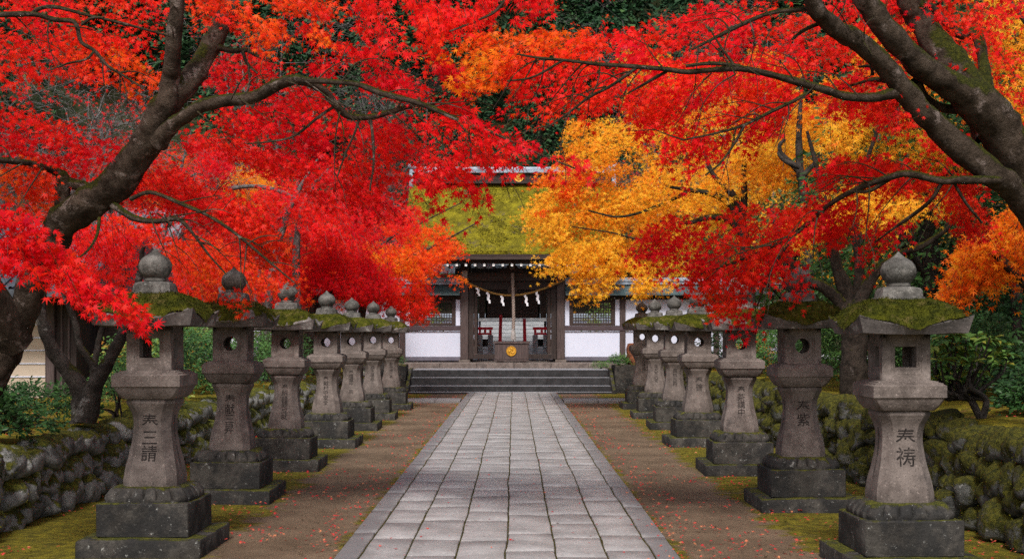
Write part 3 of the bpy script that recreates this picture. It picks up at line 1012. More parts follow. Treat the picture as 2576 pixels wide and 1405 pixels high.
ry = GY - .1
rp_pts = [gp(628, 478, ry), gp(720, 525, ry - .03), gp(850, 586, ry - .05), gp(1000, 636, ry - .06), gp(1165, 652, ry - .06), gp(1330, 632, ry - .06), gp(1480, 588, ry - .05), gp(1600, 538, ry - .03), gp(1695, 500, ry)]
V, F = twisted(rp_pts, .031, 6)
b = rp_pts[4]
o = mesh('straw_rope', V - b, F, M['straw'], None, 180); o.location = b
props(o, 'twisted straw rope swagged between the two gate posts', 'rope')
for i, (zx, zt, zb, lb) in enumerate(((806, 568, 655, 'short white paper streamer at the left end of the straw rope'), (913, 606, 730, 'long white paper streamer, second from the left on the straw rope'),
                                      (1057, 640, 756, 'white paper streamer just left of the bell rope'), (1305, 638, 758, 'white paper streamer just right of the bell rope'), (1424, 610, 735, 'ragged white paper streamer at the right end of the straw rope'))):
    top = gp(zx, zt, ry - .06)
    root_o = None
    bm = bmesh.new(); z = 0; L_ = (zb - zt) * .0029625; x = -.03
    for k in range(4):
        h = L_ / 4 * 1.15; wd = .075 if k < 3 else .06
        dx = .014 * k + (.012 if k % 2 else -.012)
        c = [(-wd / 2 + dx, 0, z), (wd / 2 + dx, -.012, z), (wd / 2 + dx + .008, -.02, z - h), (-wd / 2 + dx + .012, .004, z - h)]
        a = [bm.verts.new((p[0], p[1] - .012 * k, p[2])) for p in c]; q = [bm.verts.new((p[0], p[1] - .012 * k + .004, p[2])) for p in c]
        bm.faces.new(a); bm.faces.new(q[::-1])
        for m_ in range(4): bm.faces.new([a[m_], q[m_], q[(m_ + 1) % 4], a[(m_ + 1) % 4]])
        z -= L_ / 4
    o = from_bm('paper_streamer', bm, M['paper']); o.location = top
    props(o, lb, 'paper streamer', 'zigzag paper streamers on the straw rope')
br = [gp(1172, 420, GY - .2), gp(1176, 560, GY - .2), gp(1180, 700, GY - .2), gp(1183, 880, GY - .2), gp(1180, 1000, GY - .21)]
bp = br[0]
bell = empty('bell_rope', bp, 'thick hemp bell rope hanging in the gate with frayed grey end', 'rope')
V, F = twisted(br, .05, 4.2)
mesh('cord', V - bp, F, M['hemp'], bell, 180)
fr = []
for k in range(46):
    a = RNG.uniform(0, 6.28); r0 = RNG.uniform(0, .04); r1 = RNG.uniform(.01, .085)
    p0 = gp(1180, 985, GY - .21) + np.array([math.cos(a) * r0, math.sin(a) * r0, 0]); p1 = gp(1180, 1050, GY - .21) + np.array([math.cos(a) * (r0 + r1) * .6, math.sin(a) * .04, 0])
    p2 = gp(1180, RNG.uniform(1100, 1128), GY - .21) + np.array([math.cos(a) * r1, math.sin(a) * .05, 0])
    fr.append(tube(np.array([(*p0, .013), (*p1, .012), (*p2, .009)]), 5, 4, .1, k))
V, F = join(fr)
mesh('frayed_end', V - bp, F, mk_rope('frayed_hemp', (.2, .18, .17), (.5, .46, .44), 60), bell, 180)
gg = empty('gong', gp(1170, 600, GY - .05), 'round bronze gong with raised rings hanging behind the bell rope', 'gong')
V, F = lathe([(.001, 0), (.145, 0), (.15, .02), (.145, .05), (.125, .06), (.12, .05), (.1, .05), (.095, .06), (.08, .06), (.075, .05), (.05, .05), (.045, .065), (.001, .07)], 28)
mesh('disc', np.stack([V[:, 0], -V[:, 2], V[:, 1]], 1), F, M['wood_beam'], gg, 30)
V, F = tube(np.array([(0, .02, .14, .012), (0, .02, .4, .012), (0, .02, .66, .012)]), 6, 3, 0)
mesh('hanger', V, F, M['wood_dark'], gg, 180)

bx = (GX(1165), 38.35, .772)
ob = empty('offering_box', bx, 'dark wooden offering box with a round gilded crest on its front', 'offering box')


def ox(zx): return (1006.3 + .2415 * zx - CX) / FPX * 38.35 - bx[0]
def oz(zy): return CAMZ - (585.5 + .2415 * zy - CY) / FPX * 38.35 - .772


zT = oz(1130)
boxes('body', [(ox(986), ox(1340), 0, .55, .1, zT - .07)], M['wood_post'], ob, .01)
boxes('foot_board', [(ox(980), ox(1346), -.02, .57, .05, .096)], M['wood_post'], ob, .006)
for a, b in ((1010, 1075), (1250, 1312)):
    boxes('foot', [(ox(a), ox(b), -.01, .56, 0, .047)], M['wood_dark'], ob, .005)
boxes('rim', [(ox(975), ox(1352), -.03, .05, zT - .066, zT), (ox(975), ox(1352), .5, .58, zT - .066, zT)], M['wood_post'], ob, .008)
for i in range(9):
    x = ox(985) + (ox(1342) - ox(985)) * (i + .5) / 9
    boxes('slat', [(x - .025, x + .025, .053, .497, zT - .06, zT - .02)], M['wood_beam'], ob, .004)
V, F = lathe([(.001, .0), (.15, 0), (.152, .018), (.145, .026), (.135, .026), (.128, .016), (.001, .016)], 36)
cr = mesh('gilded_crest', np.stack([V[:, 0] + ox(1159), -V[:, 2] - .003, V[:, 1] + oz(1230)], 1), F, M['gold'], ob, 30)
sw = []
for k in range(3):
    a0 = k * 2.1 + .5
    rows = [(ox(1159) + rr_ * math.cos(a0 + t * 1.6), -.022, oz(1230) + rr_ * math.sin(a0 + t * 1.6), q) for t, rr_, q in ((0, .03, .016), (.35, .06, .02), (.7, .085, .014), (1.0, .095, .004))]
    sw.append(tube(np.array(rows), 8, 5, 0))
V, F = join(sw)
mesh('relief', V, F, M['gold'], cr, 180)

# ------------------------------------------------------------------ inside the gate: inner hall, its steps, rails and red markers
hall = empty('inner_shrine', (-.05, 50, .77), 'dark timber inner shrine at the top of grey wooden steps seen through the gate', 'shrine')


def hb(name, lst, mat, bevel=.008):
    return boxes(name, [(a + .05, b + .05, c - 50, d - 50, e - .77, f - .77) for a, b, c, d, e, f in lst], mat, hall, bevel)


for i in range(9):
    z = .9 + i * .145
    hb('step', [(-1.22, 1.1, 45.2 + i * .22, 47.4, z - .09, z + .045)], M['wood_grey'], .01)
hb('step_base', [(-1.25, 1.13, 44.9, 45.3, .772, .86)], M['court'], .01)
hb('floor_edge', [(-2.9, 2.8, 47.2, 47.5, 2.12, 2.24)], M['wood_grey'], .01)
hb('door', [(-1.0, -.05, 47.6, 47.66, 2.25, 3.1), (-.04, .9, 47.6, 47.66, 2.25, 3.1)], M['wood_beam'], .01)
for z in (2.42, 2.55, 2.7):
    hb('door_batten', [(-.9, .8, 47.57, 47.595, z, z + .03)], M['wood_post'], .004)
hb('pillar', [(-1.3, -1.08, 47.5, 47.72, .78, 3.6)], M['wood_beam'], .01)
hb('pillar', [(.98, 1.2, 47.5, 47.72, .78, 3.6)], M['wood_beam'], .01)
hb('lintel', [(-2.2, 2.1, 47.45, 47.7, 3.11, 3.26)], M['wood_beam'])
hb('upper_wall', [(-2.2, 2.1, 47.72, 47.8, 3.27, 4.2)], M['wood_dark'])
hb('rear_wall', [(-1.07, .97, 47.8, 47.9, .8, 3.1)], M['wood_dark'])
for x, m_ in ((-.62, 'paper'), (-.5, 'paper'), (.35, 'red'), (.47, 'paper')):
    hb('hanging_strip', [(x, x + .07, 46.9, 46.91, 3.42, 3.7)], M[m_], .002)
bm = bmesh.new()
pts = [(-3, 4.1), (-3, 4.2), (0, 5.6), (3, 4.2), (3, 4.1)]
a = [bm.verts.new((-3.2 + .05, 48.5 + y * 1.0 - 50, z - .77)) for y, z in pts]; b = [bm.verts.new((3.1 + .05, 48.5 + y - 50, z - .77)) for y, z in pts]
bm.faces.new(a); bm.faces.new(b[::-1])
for i in range(5): bm.faces.new([a[i], b[i], b[(i + 1) % 5], a[(i + 1) % 5]])
from_bm('roof', bm, M['tile'], hall)


def DX(x, d): return (x - CX) / FPX * d
def DZ(y, d): return CAMZ - (y - CY) / FPX * d


for (xa, xb, ya, yb, dl, lb) in ((1253.5, 1260, 794, 868, .02, 'tall slim red marker post behind the offering box, left of the bell rope'), (1318, 1324.5, 803, 868, -.015, 'shorter red marker post behind the offering box, right of the bell rope')):
    d = 43.2
    x0, x1 = DX(xa, d), DX(xb, d); zt = DZ(ya, d)
    base = ((x0 + x1) / 2, d, .77)
    bm = bmesh.new(); hw = (x1 - x0) / 2 * 1.3
    vs = add_box(bm, -hw * 1.15, hw * 1.15, -.04, .04, 0, zt - .77)
    for v in vs[4:]: v.co.x = v.co.x * .8 + dl * 2
    e = empty('marker_post', base, lb, 'post', 'red marker posts inside the gate')
    from_bm('shaft', bm, M['red'], e, .01)
    boxes('cap', [(-hw * .95 + dl * 2, hw * .95 + dl * 2, -.045, .045, zt - .767, zt - .735)], M['red'], e, .006)
for (s, xs_, lb) in ((-1, (1197, 1237), 'red railing on a pale post, inside the gate to the left'), (1, (1343, 1384), 'red railing on a pale post, inside the gate to the right')):
    d = 43.6
    x0, x1 = DX(xs_[0], d), DX(xs_[1], d)
    if s < 0: x0 -= .35
    else: x1 += .35
    e = empty('railing', ((x0 + x1) / 2, d, .77), lb, 'railing', 'red railings beside the inner steps')
    zt, zb = DZ(823, d) - .77, DZ(840, d) - .77
    h = (x1 - x0) / 2
    boxes('top_rail', [(-h - .04, h + .04, -.05, .05, zt - .08, zt + .01)], M['red'], e, .006)
    boxes('bottom_rail', [(-h, h, -.03, .03, zb - .02, zb + .05)], M['red'], e, .006)
    for t in (-1, -.45, .1, .55, 1):
        boxes('baluster', [(t * (h - .045) - .042, t * (h - .045) + .042, -.025, .025, zb + .052, zt - .082)], M['red'], e, .004)
    for t in (-.1 * s + .0, s * -.9 + 0):
        boxes('post', [(t * h - .09, t * h + .09, -.06, .06, 0, zb - .022)], M['wood_grey'], e, .01)
    boxes('apron', [(-h + .1, h - .1, .05, .3, .45, .7)], M['granite_dark'], e, .01)

wl_ = empty('compound_wall', (0, 57, .77), 'long white plastered wall with tiled coping behind the inner shrine', 'wall')
boxes('panel', [(-12, 12, 0, .3, .5, 1.5)], M['plaster'], wl_, .01)
boxes('base_course', [(-12, 12, -.05, .35, -.02, .497)], M['granite'], wl_, .01)
boxes('coping', [(-12.1, 12.1, -.3, .6, 1.503, 1.62), (-12.1, 12.1, -.12, .42, 1.623, 1.8)], M['tile'], wl_, .02)
# stone blocks beside the steps, with what stands on them
for (xa, xb, zt, lb) in ((-3.36, -3.0, .76, 'dark weathered stone block left of the stairs'), (2.8, 3.5, .77, 'large lichen-stained stone block right of the stairs')):
    b = ((xa + xb) / 2, 35.7, 0)
    bm = bmesh.new()
    h = (xb - xa) / 2
    add_box(bm, -h, h, -.3, .75, -.03, zt)
    bmesh.ops.subdivide_edges(bm, edges=bm.edges[:], cuts=7, use_grid_fill=True)
    for v in bm.verts:
        v.co += Vector(mnoise.noise_vector(v.co * 3 + Vector((b[0] * 5, 0, 0)))) * .035 + Vector(mnoise.noise_vector(v.co * 9)) * .01
    o = from_bm('stone_block', bm, M['granite_dark'], None, 0, 40); o.location = b
    props(o, lb, 'stone block')
iv, if_ = ICO[3]
for i, (x, y, z, sx_, sy_, sz_, lb) in enumerate(((-3.72, 36.3, .82, .28, .3, .24, 'dark mossy rock behind the small stone block left of the stairs'), (-4.1, 35.9, .5, .35, .4, .42, 'mottled grey boulder at the far end of the left wall'), (3.95, 35.4, .45, .3, .4, .42, 'mottled grey boulder at the far end of the right wall'))):
    P = blob(iv, .7, .25, 500 + i) * np.array([sx_, sy_, sz_])
    o = mesh('rock', P, if_, M['granite_dark'], None, 180); o.location = (x, y, z)
    props(o, lb, 'rock')
P = blob(iv, .55, .12, 612) * np.array([.2, .2, .29])
P[:, 0] += .05 * np.sign(P[:, 0]) * (np.abs(np.sin(P[:, 2] * 38)) - .5) * .5
o = mesh('wood_stump', P, if_, M['rust'], None, 180); o.location = (3.35, 36.1, 1.05)
props(o, 'cracked reddish brown stump standing on the right stone block', 'stump')


# ================================================================== STONE LANTERNS
def smoothprof(kn, n=26):
    z = np.array([k[1] for k in kn]); h = np.array([k[0] for k in kn])
    C = crom(np.array([(a, b, 0) for a, b in kn]), max(2, n // (len(kn) - 1)))
    return [(p[0], p[1]) for p in C]


SH = smoothprof([(.2, .47), (.2, .525), (.186, .62), (.162, .73), (.146, .84), (.141, .92), (.15, .995), (.173, 1.055), (.182, 1.075)], 40) + [(.182, 1.095), (.176, 1.106), (.165, 1.108)]
SH = [(.192, .468), (.198, .474)] + SH


def shaft_half(z):
    zz = [b for a, b in SH]; hh = [a for a, b in SH]
    return float(np.interp(z, zz, hh))


V_SHAFT = sqloft([(h, z, .062 if z < 1.03 else .062) for h, z in SH], 4)
V_PLAT = sqloft([(.185, 1.108, .04), (.197, 1.11, .035), (.204, 1.118, .03), (.222, 1.146, .02), (.236, 1.176, .014), (.244, 1.199, .01), (.252, 1.201, .004), (.254, 1.204, .004), (.254, 1.283, .004), (.251, 1.286, .004), (.236, 1.293, .004), (.235, 1.301, .004), (.21, 1.306, .004), (.209, 1.313, .004), (.17, 1.319, .004)], 4)
V_PED = sqloft([(.332, .12, .004), (.338, .125, .006), (.338, .355, .006), (.333, .362, .008), (.322, .366, .01)], 6)
V_PLINTH = sqloft([(.452, -.03, .006), (.452, .105, .008), (.446, .115, .012), (.43, .12, .012)], 8)


def lotus():
    """carved lotus petals: domed square with scalloped ribs"""
    n = 160; prof = [(.318, .366), (.325, .378), (.322, .392), (.31, .405), (.298, .425), (.28, .445), (.262, .46), (.245, .468), (.23, .471)]
    V, F = [], []
    for i, (h, z) in enumerate(prof):
        for k in range(n):
            t = 2 * math.pi * k / n
            c, s = math.cos(t), math.sin(t)
            q = (abs(c) ** 5 + abs(s) ** 5) ** (-1 / 5)
            w = abs(math.sin(t * 10 + .0)) ** .6
            amp = .075 * math.sin(math.pi * min(1, i / 7))
            r = h * q * (1 - amp * 1.3 * (1 - w) ** 3)
            V.append((r * c, r * s, z + amp * .3 * w))
    m = len(prof)
    for i in range(m - 1):
        for k in range(n): F.append((i * n + k, i * n + (k + 1) % n, (i + 1) * n + (k + 1) % n, (i + 1) * n + k))
    V.append((0, 0, prof[-1][1])); V.append((0, 0, prof[0][1]))
    T = [(len(V) - 2, (m - 1) * n + k, (m - 1) * n + (k + 1) % n) for k in range(n)] + [(len(V) - 1, (k + 1) % n, k) for k in range(n)]
    return np.array(V), [np.array(F), np.array(T)]


V_LOTUS = lotus()


def roofz(x, y, bot=False):
    ax, ay = np.abs(x), np.abs(y)
    r = (ax ** 5 + ay ** 5) ** .2
    cor = (ax * ay)
    lift = .085 * cor ** 1.8
    if bot: return 1.64 + lift * .12 + .0 * r
    z = 1.69 + .19 * (1 - np.clip(r, 0, 1) ** 2.5) ** .8
    ridge = .020 * np.exp(-((ax - ay) / .12) ** 2) * np.clip(r, 0, 1) * (r < 1.01)
    return z + lift * 1.0 + ridge


def roof_mesh(top_only=False, off=0, n=40, seed=0, cover=.5):
    s = np.linspace(-1, 1, n + 1)
    X, Y = np.meshgrid(s, s)
    HALF = .372
    ox_ = 1 + .05 * (np.abs(X * Y)) ** 2
    PX, PY = X * HALF * ox_, Y * HALF * ox_
    Z = roofz(X, Y)
    ids = np.arange((n + 1) ** 2).reshape(n + 1, n + 1)
    F = np.stack([ids[:-1, :-1], ids[:-1, 1:], ids[1:, 1:], ids[1:, :-1]], -1).reshape(-1, 4)
    if top_only:
        r = np.maximum(np.abs(X), np.abs(Y))
        th = .026 * (fbm(PX * 9 + seed, PY * 9, seed, 4) * 1.2 + cover + .1 - r ** 3 * .55 - (np.abs(X * Y)) ** 3 * .5 - .55)
        th = np.clip(th * 3, -.03, .022)
        Z = Z + th + .006 * (fbm(PX * 60, PY * 60, seed + 1, 3) - .5) * (th > 0)
        ov = np.clip((r - .86) / .14, 0, 1) * np.clip(1 - 1.7 * np.abs(X * Y), 0, 1) * (th > .004)
        PX, PY, Z = PX * (1 + .035 * ov), PY * (1 + .035 * ov), Z - .034 * ov ** 1.5
        V = np.stack([PX, PY, Z], -1).reshape(-1, 3)
        keep = (th.reshape(-1)[F] > -.006).any(1)
        F = F[keep]
        use = np.unique(F); mp = -np.ones(len(V), int); mp[use] = np.arange(len(use))
        return V[use], mp[F], th.reshape(-1)[use]
    V = np.stack([PX, PY, Z], -1).reshape(-1, 3)
    Zb = roofz(X, Y, True)
    k = 1 - .085 * np.clip((np.abs(X) + np.abs(Y)) / 1, 0, 1)
    VB = np.stack([PX * k, PY * k, Zb], -1).reshape(-1, 3)
    nb = len(V)
    FB = F[:, ::-1] + nb
    edge = np.concatenate([ids[0, :-1], ids[:-1, -1], ids[-1, :0:-1], ids[:0:-1, 0]])
    nx = np.roll(edge, -1)
    FS = np.stack([edge, edge + nb, nx + nb, nx], -1)
    return np.concatenate([V, VB]), np.concatenate([F, FB, FS])


V_ROOF = roof_mesh()
V_JEWEL = lathe([(.06, 1.972), (.083, 1.98), (.083, 1.995), (.078, 2.003), (.095, 2.018), (.113, 2.04), (.123, 2.07), (.122, 2.1), (.112, 2.13), (.092, 2.155), (.066, 2.172), (.042, 2.186), (.022, 2.204), (.004, 2.226)], 28)
V_NECK = sqloft([(.155, 1.868, .02), (.155, 1.895, .02), (.143, 1.9, .03), (.14, 1.905, .035), (.138, 1.945, .04), (.128, 1.965, .05), (.1, 1.975, .05)], 3)


def firebox(square):
    """open chamber: four framed walls, each pierced by a window"""
    h, n, zc = .168, 32, 1.482
    ang = (np.arange(n) + .0) * 2 * np.pi / n

    def sq(a, b=None):
        b = b or a
        c, s = np.cos(ang), np.sin(ang); k = 1 / np.maximum(np.abs(c), np.abs(s))
        return np.stack([c * k * a, s * k * b], 1)
    parts = []
    for side in range(4):
        front = side % 2 == 0
        if front: hole = sq(.074, .072) if square else np.stack([np.cos(ang) * .067, np.sin(ang) * .067], 1)
        else: hole = sq(.048, .07)
        rings = [(sq(h - .006, .1625), h), (sq(.108, .112), h), (sq(.104, .108), h - .006), (sq(.092, .096), h - .007), (sq(.09, .094), h - .013), (hole * 1.05, h - .013), (hole, h - .018), (hole, .112), (sq(.112, .13), .112)]
        V, F = [], []
        for uv, y in rings: V += [(u, -y, zc + w) for u, w in uv]
        for i in range(len(rings) - 1):
            for k in range(n): F.append((i * n + k, i * n + (k + 1) % n, (i + 1) * n + (k + 1) % n, (i + 1) * n + k))
        V = np.array(V); a_ = side * math.pi / 2
        V = np.stack([V[:, 0] * math.cos(a_) - V[:, 1] * math.sin(a_), V[:, 0] * math.sin(a_) + V[:, 1] * math.cos(a_), V[:, 2]], 1)
        parts.append((V, np.array(F)))
    g = h - .006; z0, z1 = 1.3195, 1.6445
    for k in range(4):                                   # rounded vertical arrises
        a_ = k * math.pi / 2
        P = np.array([(g, -h, z0), (h - .001, -h + .001, z0), (h, -g, z0), (g, -h, z1), (h - .001, -h + .001, z1), (h, -g, z1)])
        P = np.stack([P[:, 0] * math.cos(a_) - P[:, 1] * math.sin(a_), P[:, 0] * math.sin(a_) + P[:, 1] * math.cos(a_), P[:, 2]], 1)
        parts.append((P, np.array([(0, 1, 4, 3), (1, 2, 5, 4)])))
    for z in (z0, z1, 1.352, 1.612):
        parts.append((np.array([(-g, -h, z), (g, -h, z), (h, -g, z), (h, g, z), (g, h, z), (-g, h, z), (-h, g, z), (-h, -g, z)]) * (np.array([1, 1, 1]) if z in (z0, z1) else np.array([.66, .66, 1])), np.array([(0, 1, 2, 3, 4, 5, 6, 7)])))
    V, Fs = join(parts)
    o = mesh('light_chamber', V, Fs, M['granite'], None, 30)
    me = o.data; bpy.data.objects.remove(o)
    bm = bmesh.new(); bm.from_mesh(me); bmesh.ops.remove_doubles(bm, verts=bm.verts, dist=.0004); bmesh.ops.recalc_face_normals(bm, faces=bm.faces); bm.to_mesh(me); bm.free()
    return me


def glyphs(text, size):
    cu = bpy.data.curves.new('t', 'FONT'); cu.body = text; cu.size = size; cu.align_x = 'CENTER'; cu.resolution_u = 2; cu.space_line = .92; cu.offset = size * .004
    o = bpy.data.objects.new('t', cu); COL.objects.link(o)
    dg = bpy.context.evaluated_depsgraph_get(); dg.update()
    me = bpy.data.meshes.new_from_object(o.evaluated_get(dg))
    bpy.data.objects.remove(o)
    return me


def carve(name, text, size, ztop, parent, side=None, sx=1.0):
    """lettering laid on the curved face of the shaft; side = +1/-1 for the face towards the path"""
    me = glyphs('\n'.join(text), size)
    n = len(me.vertices); c = np.zeros(n * 3, np.float32); me.vertices.foreach_get('co', c); c = c.reshape(-1, 3)
    if n == 0: return
    top = c[:, 1].max()
    z = ztop + (c[:, 1] - top)
    hh = np.array([shaft_half(q) for q in z])
    u = (c[:, 0] - (c[:, 0].max() + c[:, 0].min()) / 2) * sx
    if side is None: P = np.stack([u, -hh - .0015, z], 1)
    else: P = np.stack([side * (hh + .0015), side * u, z], 1)
    me.vertices.foreach_set('co', P.astype(np.float32).ravel())
    return fin(name, me, M['letter_shade'], parent)


FB = {True: firebox(True), False: firebox(False)}
for k, me in FB.items():
    me.polygons.foreach_set('use_smooth', np.ones(len(me.polygons), bool)); me.set_sharp_from_angle(angle=R(30))

LANT = [  # x, y, scale, square window, moss cover, front text, glyph size, side text, label
    (-2.675, 9.56, 1.0, True, .62, '奉三請', .118, '文化七年庚午三月吉日建之', 'stone lantern with square window and red maple spray across its roof, at the front'),
    (-2.75, 12.5, 1.01, False, .42, '奉献三昇', .095, '天保三年壬辰九月吉日', 'lantern with lichen-blotched mossy roof and orange leaves over its jewel finial, by rounded boulders'),
    (-2.74, 15.4, 1.0, False, .40, '奉納諸願成就', .072, '嘉永二年己酉', 'pale shafted lantern whose roof moss is weathered white in patches, third from the front'),
    (-2.69, 18.5, 1.0, False, .75, '奉献村中安全', .07, None, 'lantern with thick even moss on its roof and a clear pointed jewel, left row'),
    (-2.75, 21.8, 1.0, False, .72, '奉燈講中一同', .068, None, 'lantern fifth along the left row, moss roof and one column of carving'),
    (-2.71, 24.6, 1.01, False, .66, '願主藤原', .075, None, 'lantern second from the stairs in the left row, stained dark pedestal'),
    (-2.67, 27.8, 1.0, False, .45, '御神燈一基', .068, None, 'lantern closest to the stairs on the left, roof half bare of moss'),
    (2.64, 8.77, .965, True, .68, '奉祷', .135, '寛政五年癸丑八月吉祥日', 'large stone lantern with square window and mossy petal pedestal, beside the bushy rhododendron'),
    (2.66, 11.88, 1.0, False, .66, '奉紫', .12, '安政四年丁巳五月', 'lantern with smooth moss dome roof standing in front of the dark mossy tree trunk'),
    (2.62, 14.9, 1.0, False, .5, '奉茶講中', .088, '弘化元年甲辰', 'lantern with red maple spray hanging over its window, right row'),
    (2.67, 18.65, 1.0, False, .66, '奉善', .105, None, 'lantern with two widely spaced carved characters and mossy roof, fourth from the front'),
    (2.75, 22.0, 1.02, False, .32, '森林品殿', .075, None, 'lantern with mostly bare grey roof and fully visible jewel, right row'),
    (2.76, 24.9, 1.03, False, .42, '盆火家内安', .07, None, 'lantern second from the stairs in the right row, roof moss only at the edges'),
    (2.84, 28.2, 1.05, False, .5, '御神前', .075, None, 'lantern closest to the stairs on the right, white wall seen through its window'),
]
shared = {}
for i, (x, y, sc_, sq, cover, txt, gs_, side_t, lab) in enumerate(LANT):
    root = empty('stone_lantern', (x, y, 0), lab, 'stone lantern', 'stone lanterns lining the path')
    root.scale = (sc_ * random.uniform(.97, 1.03), sc_ * random.uniform(.98, 1.02), sc_)
    root.rotation_euler = (random.gauss(0, .007), random.gauss(0, .007), random.gauss(0, .02))

    def part(name, V, F, mat, ang=35, parent=root):
        if name in shared:
            o = bpy.data.objects.new(name, shared[name]); COL.objects.link(o); o.parent = parent; return o
        o = mesh(name, V, F, mat, parent, ang); shared[name] = o.data
        return o
    part('plinth', rough(V_PLINTH[0], .008, 5), V_PLINTH[1], M['granite_dark'])
    pd = part('pedestal', rough(V_PED[0], .006, 6, 2), V_PED[1], M['granite_dark'])
    part('lotus_moulding', rough(V_LOTUS[0], .004, 12, 3), V_LOTUS[1], M['granite_dark'], 60, pd)
    sh = part('shaft', V_SHAFT[0], V_SHAFT[1], M['granite'])
    part('platform', V_PLAT[0], V_PLAT[1], M['granite'], 24)
    o = bpy.data.objects.new('light_chamber', FB[sq]); COL.objects.link(o); o.parent = root
    rf = part('roof', rough(V_ROOF[0], .006, 7, 5), V_ROOF[1], M['granite_roof'], 50)
    mv, mf, th = roof_mesh(True, n=90, seed=20 + i * 3, cover=cover)
    mc = mesh('moss_cap', mv, mf, M['moss'], rf, 180)
    if y < 20:   # short shoots that fray the outline of the moss
        tri = mv[mf[:, 0]][th[mf[:, 0]] > .004]
        q = tri[RNG.integers(0, len(tri), 9000 if y < 13 else 4500)] + RNG.normal(0, .004, (9000 if y < 13 else 4500, 3))
        nn = unit(q * np.array([1.6, 1.6, 0]) + np.array([0, 0, .35]))
        A = nn * .7 + RNG.normal(0, .45, q.shape) + np.array([0, 0, -.25]); 
        LV, LF, LH = leaves(q, A, RNG.normal(0, 1, q.shape), RNG.uniform(.006, .016, len(q)), np.zeros(len(q)), 'chip')
        LV[:, :] = LV
        mesh('moss_shoots', LV, LF, M['moss'], rf, None)['kind'] = 'stuff'
    fn = part('finial', V_JEWEL[0], V_JEWEL[1], M['finial'], 40)
    part('finial_neck', rough(V_NECK[0], .004, 14, 6), V_NECK[1], M['finial'], 40, fn)
    k = len(txt)
    carve('inscription', txt, gs_ * 1.06, .985 if k <= 2 else 1.0, sh)
    if side_t: carve('side_inscription', side_t, .036, .985, sh, 1 if x < 0 else -1)


# ================================================================== MAPLES IN FRONT
NF = {'maple': .46, 'small': .66}
BACK = {'maple': 1.0, 'small': .5}


def pads(lst, kind='maple', k=9, slen=.2, size=.0435, up=.6, face=.6, spread=.45):
    out = []
    for i, p in enumerate(lst):
        q = dict(p)
        kk = dict(k=q.pop('k', k), slen=q.pop('slen', slen), size=q.pop('size', size), up=q.pop('up', up), face=q.pop('face', face), spread=q.pop('spread', spread))
        bk = q.pop('back', BACK[kind])
        q.setdefault('seed', 17 * (i + 1))
        q['gap'] = q.get('gap', .3) + .075
        q['n'] = int(q['n'] * NF[kind])
        P, A, h = pad_anchors(**q)
        P = P - .45 * kk['slen'] * unit(A)
        sh_ = (P[:, 1] + bk) / P[:, 1]
        P = np.stack([P[:, 0] * sh_, P[:, 1] * sh_, CAMZ + (P[:, 2] - CAMZ) * sh_], 1)
        out.append((P, A, h, kk['k'], kk['slen'], kk['size'], kind, kk['up'], kk['face'], kk['spread']))
    return out


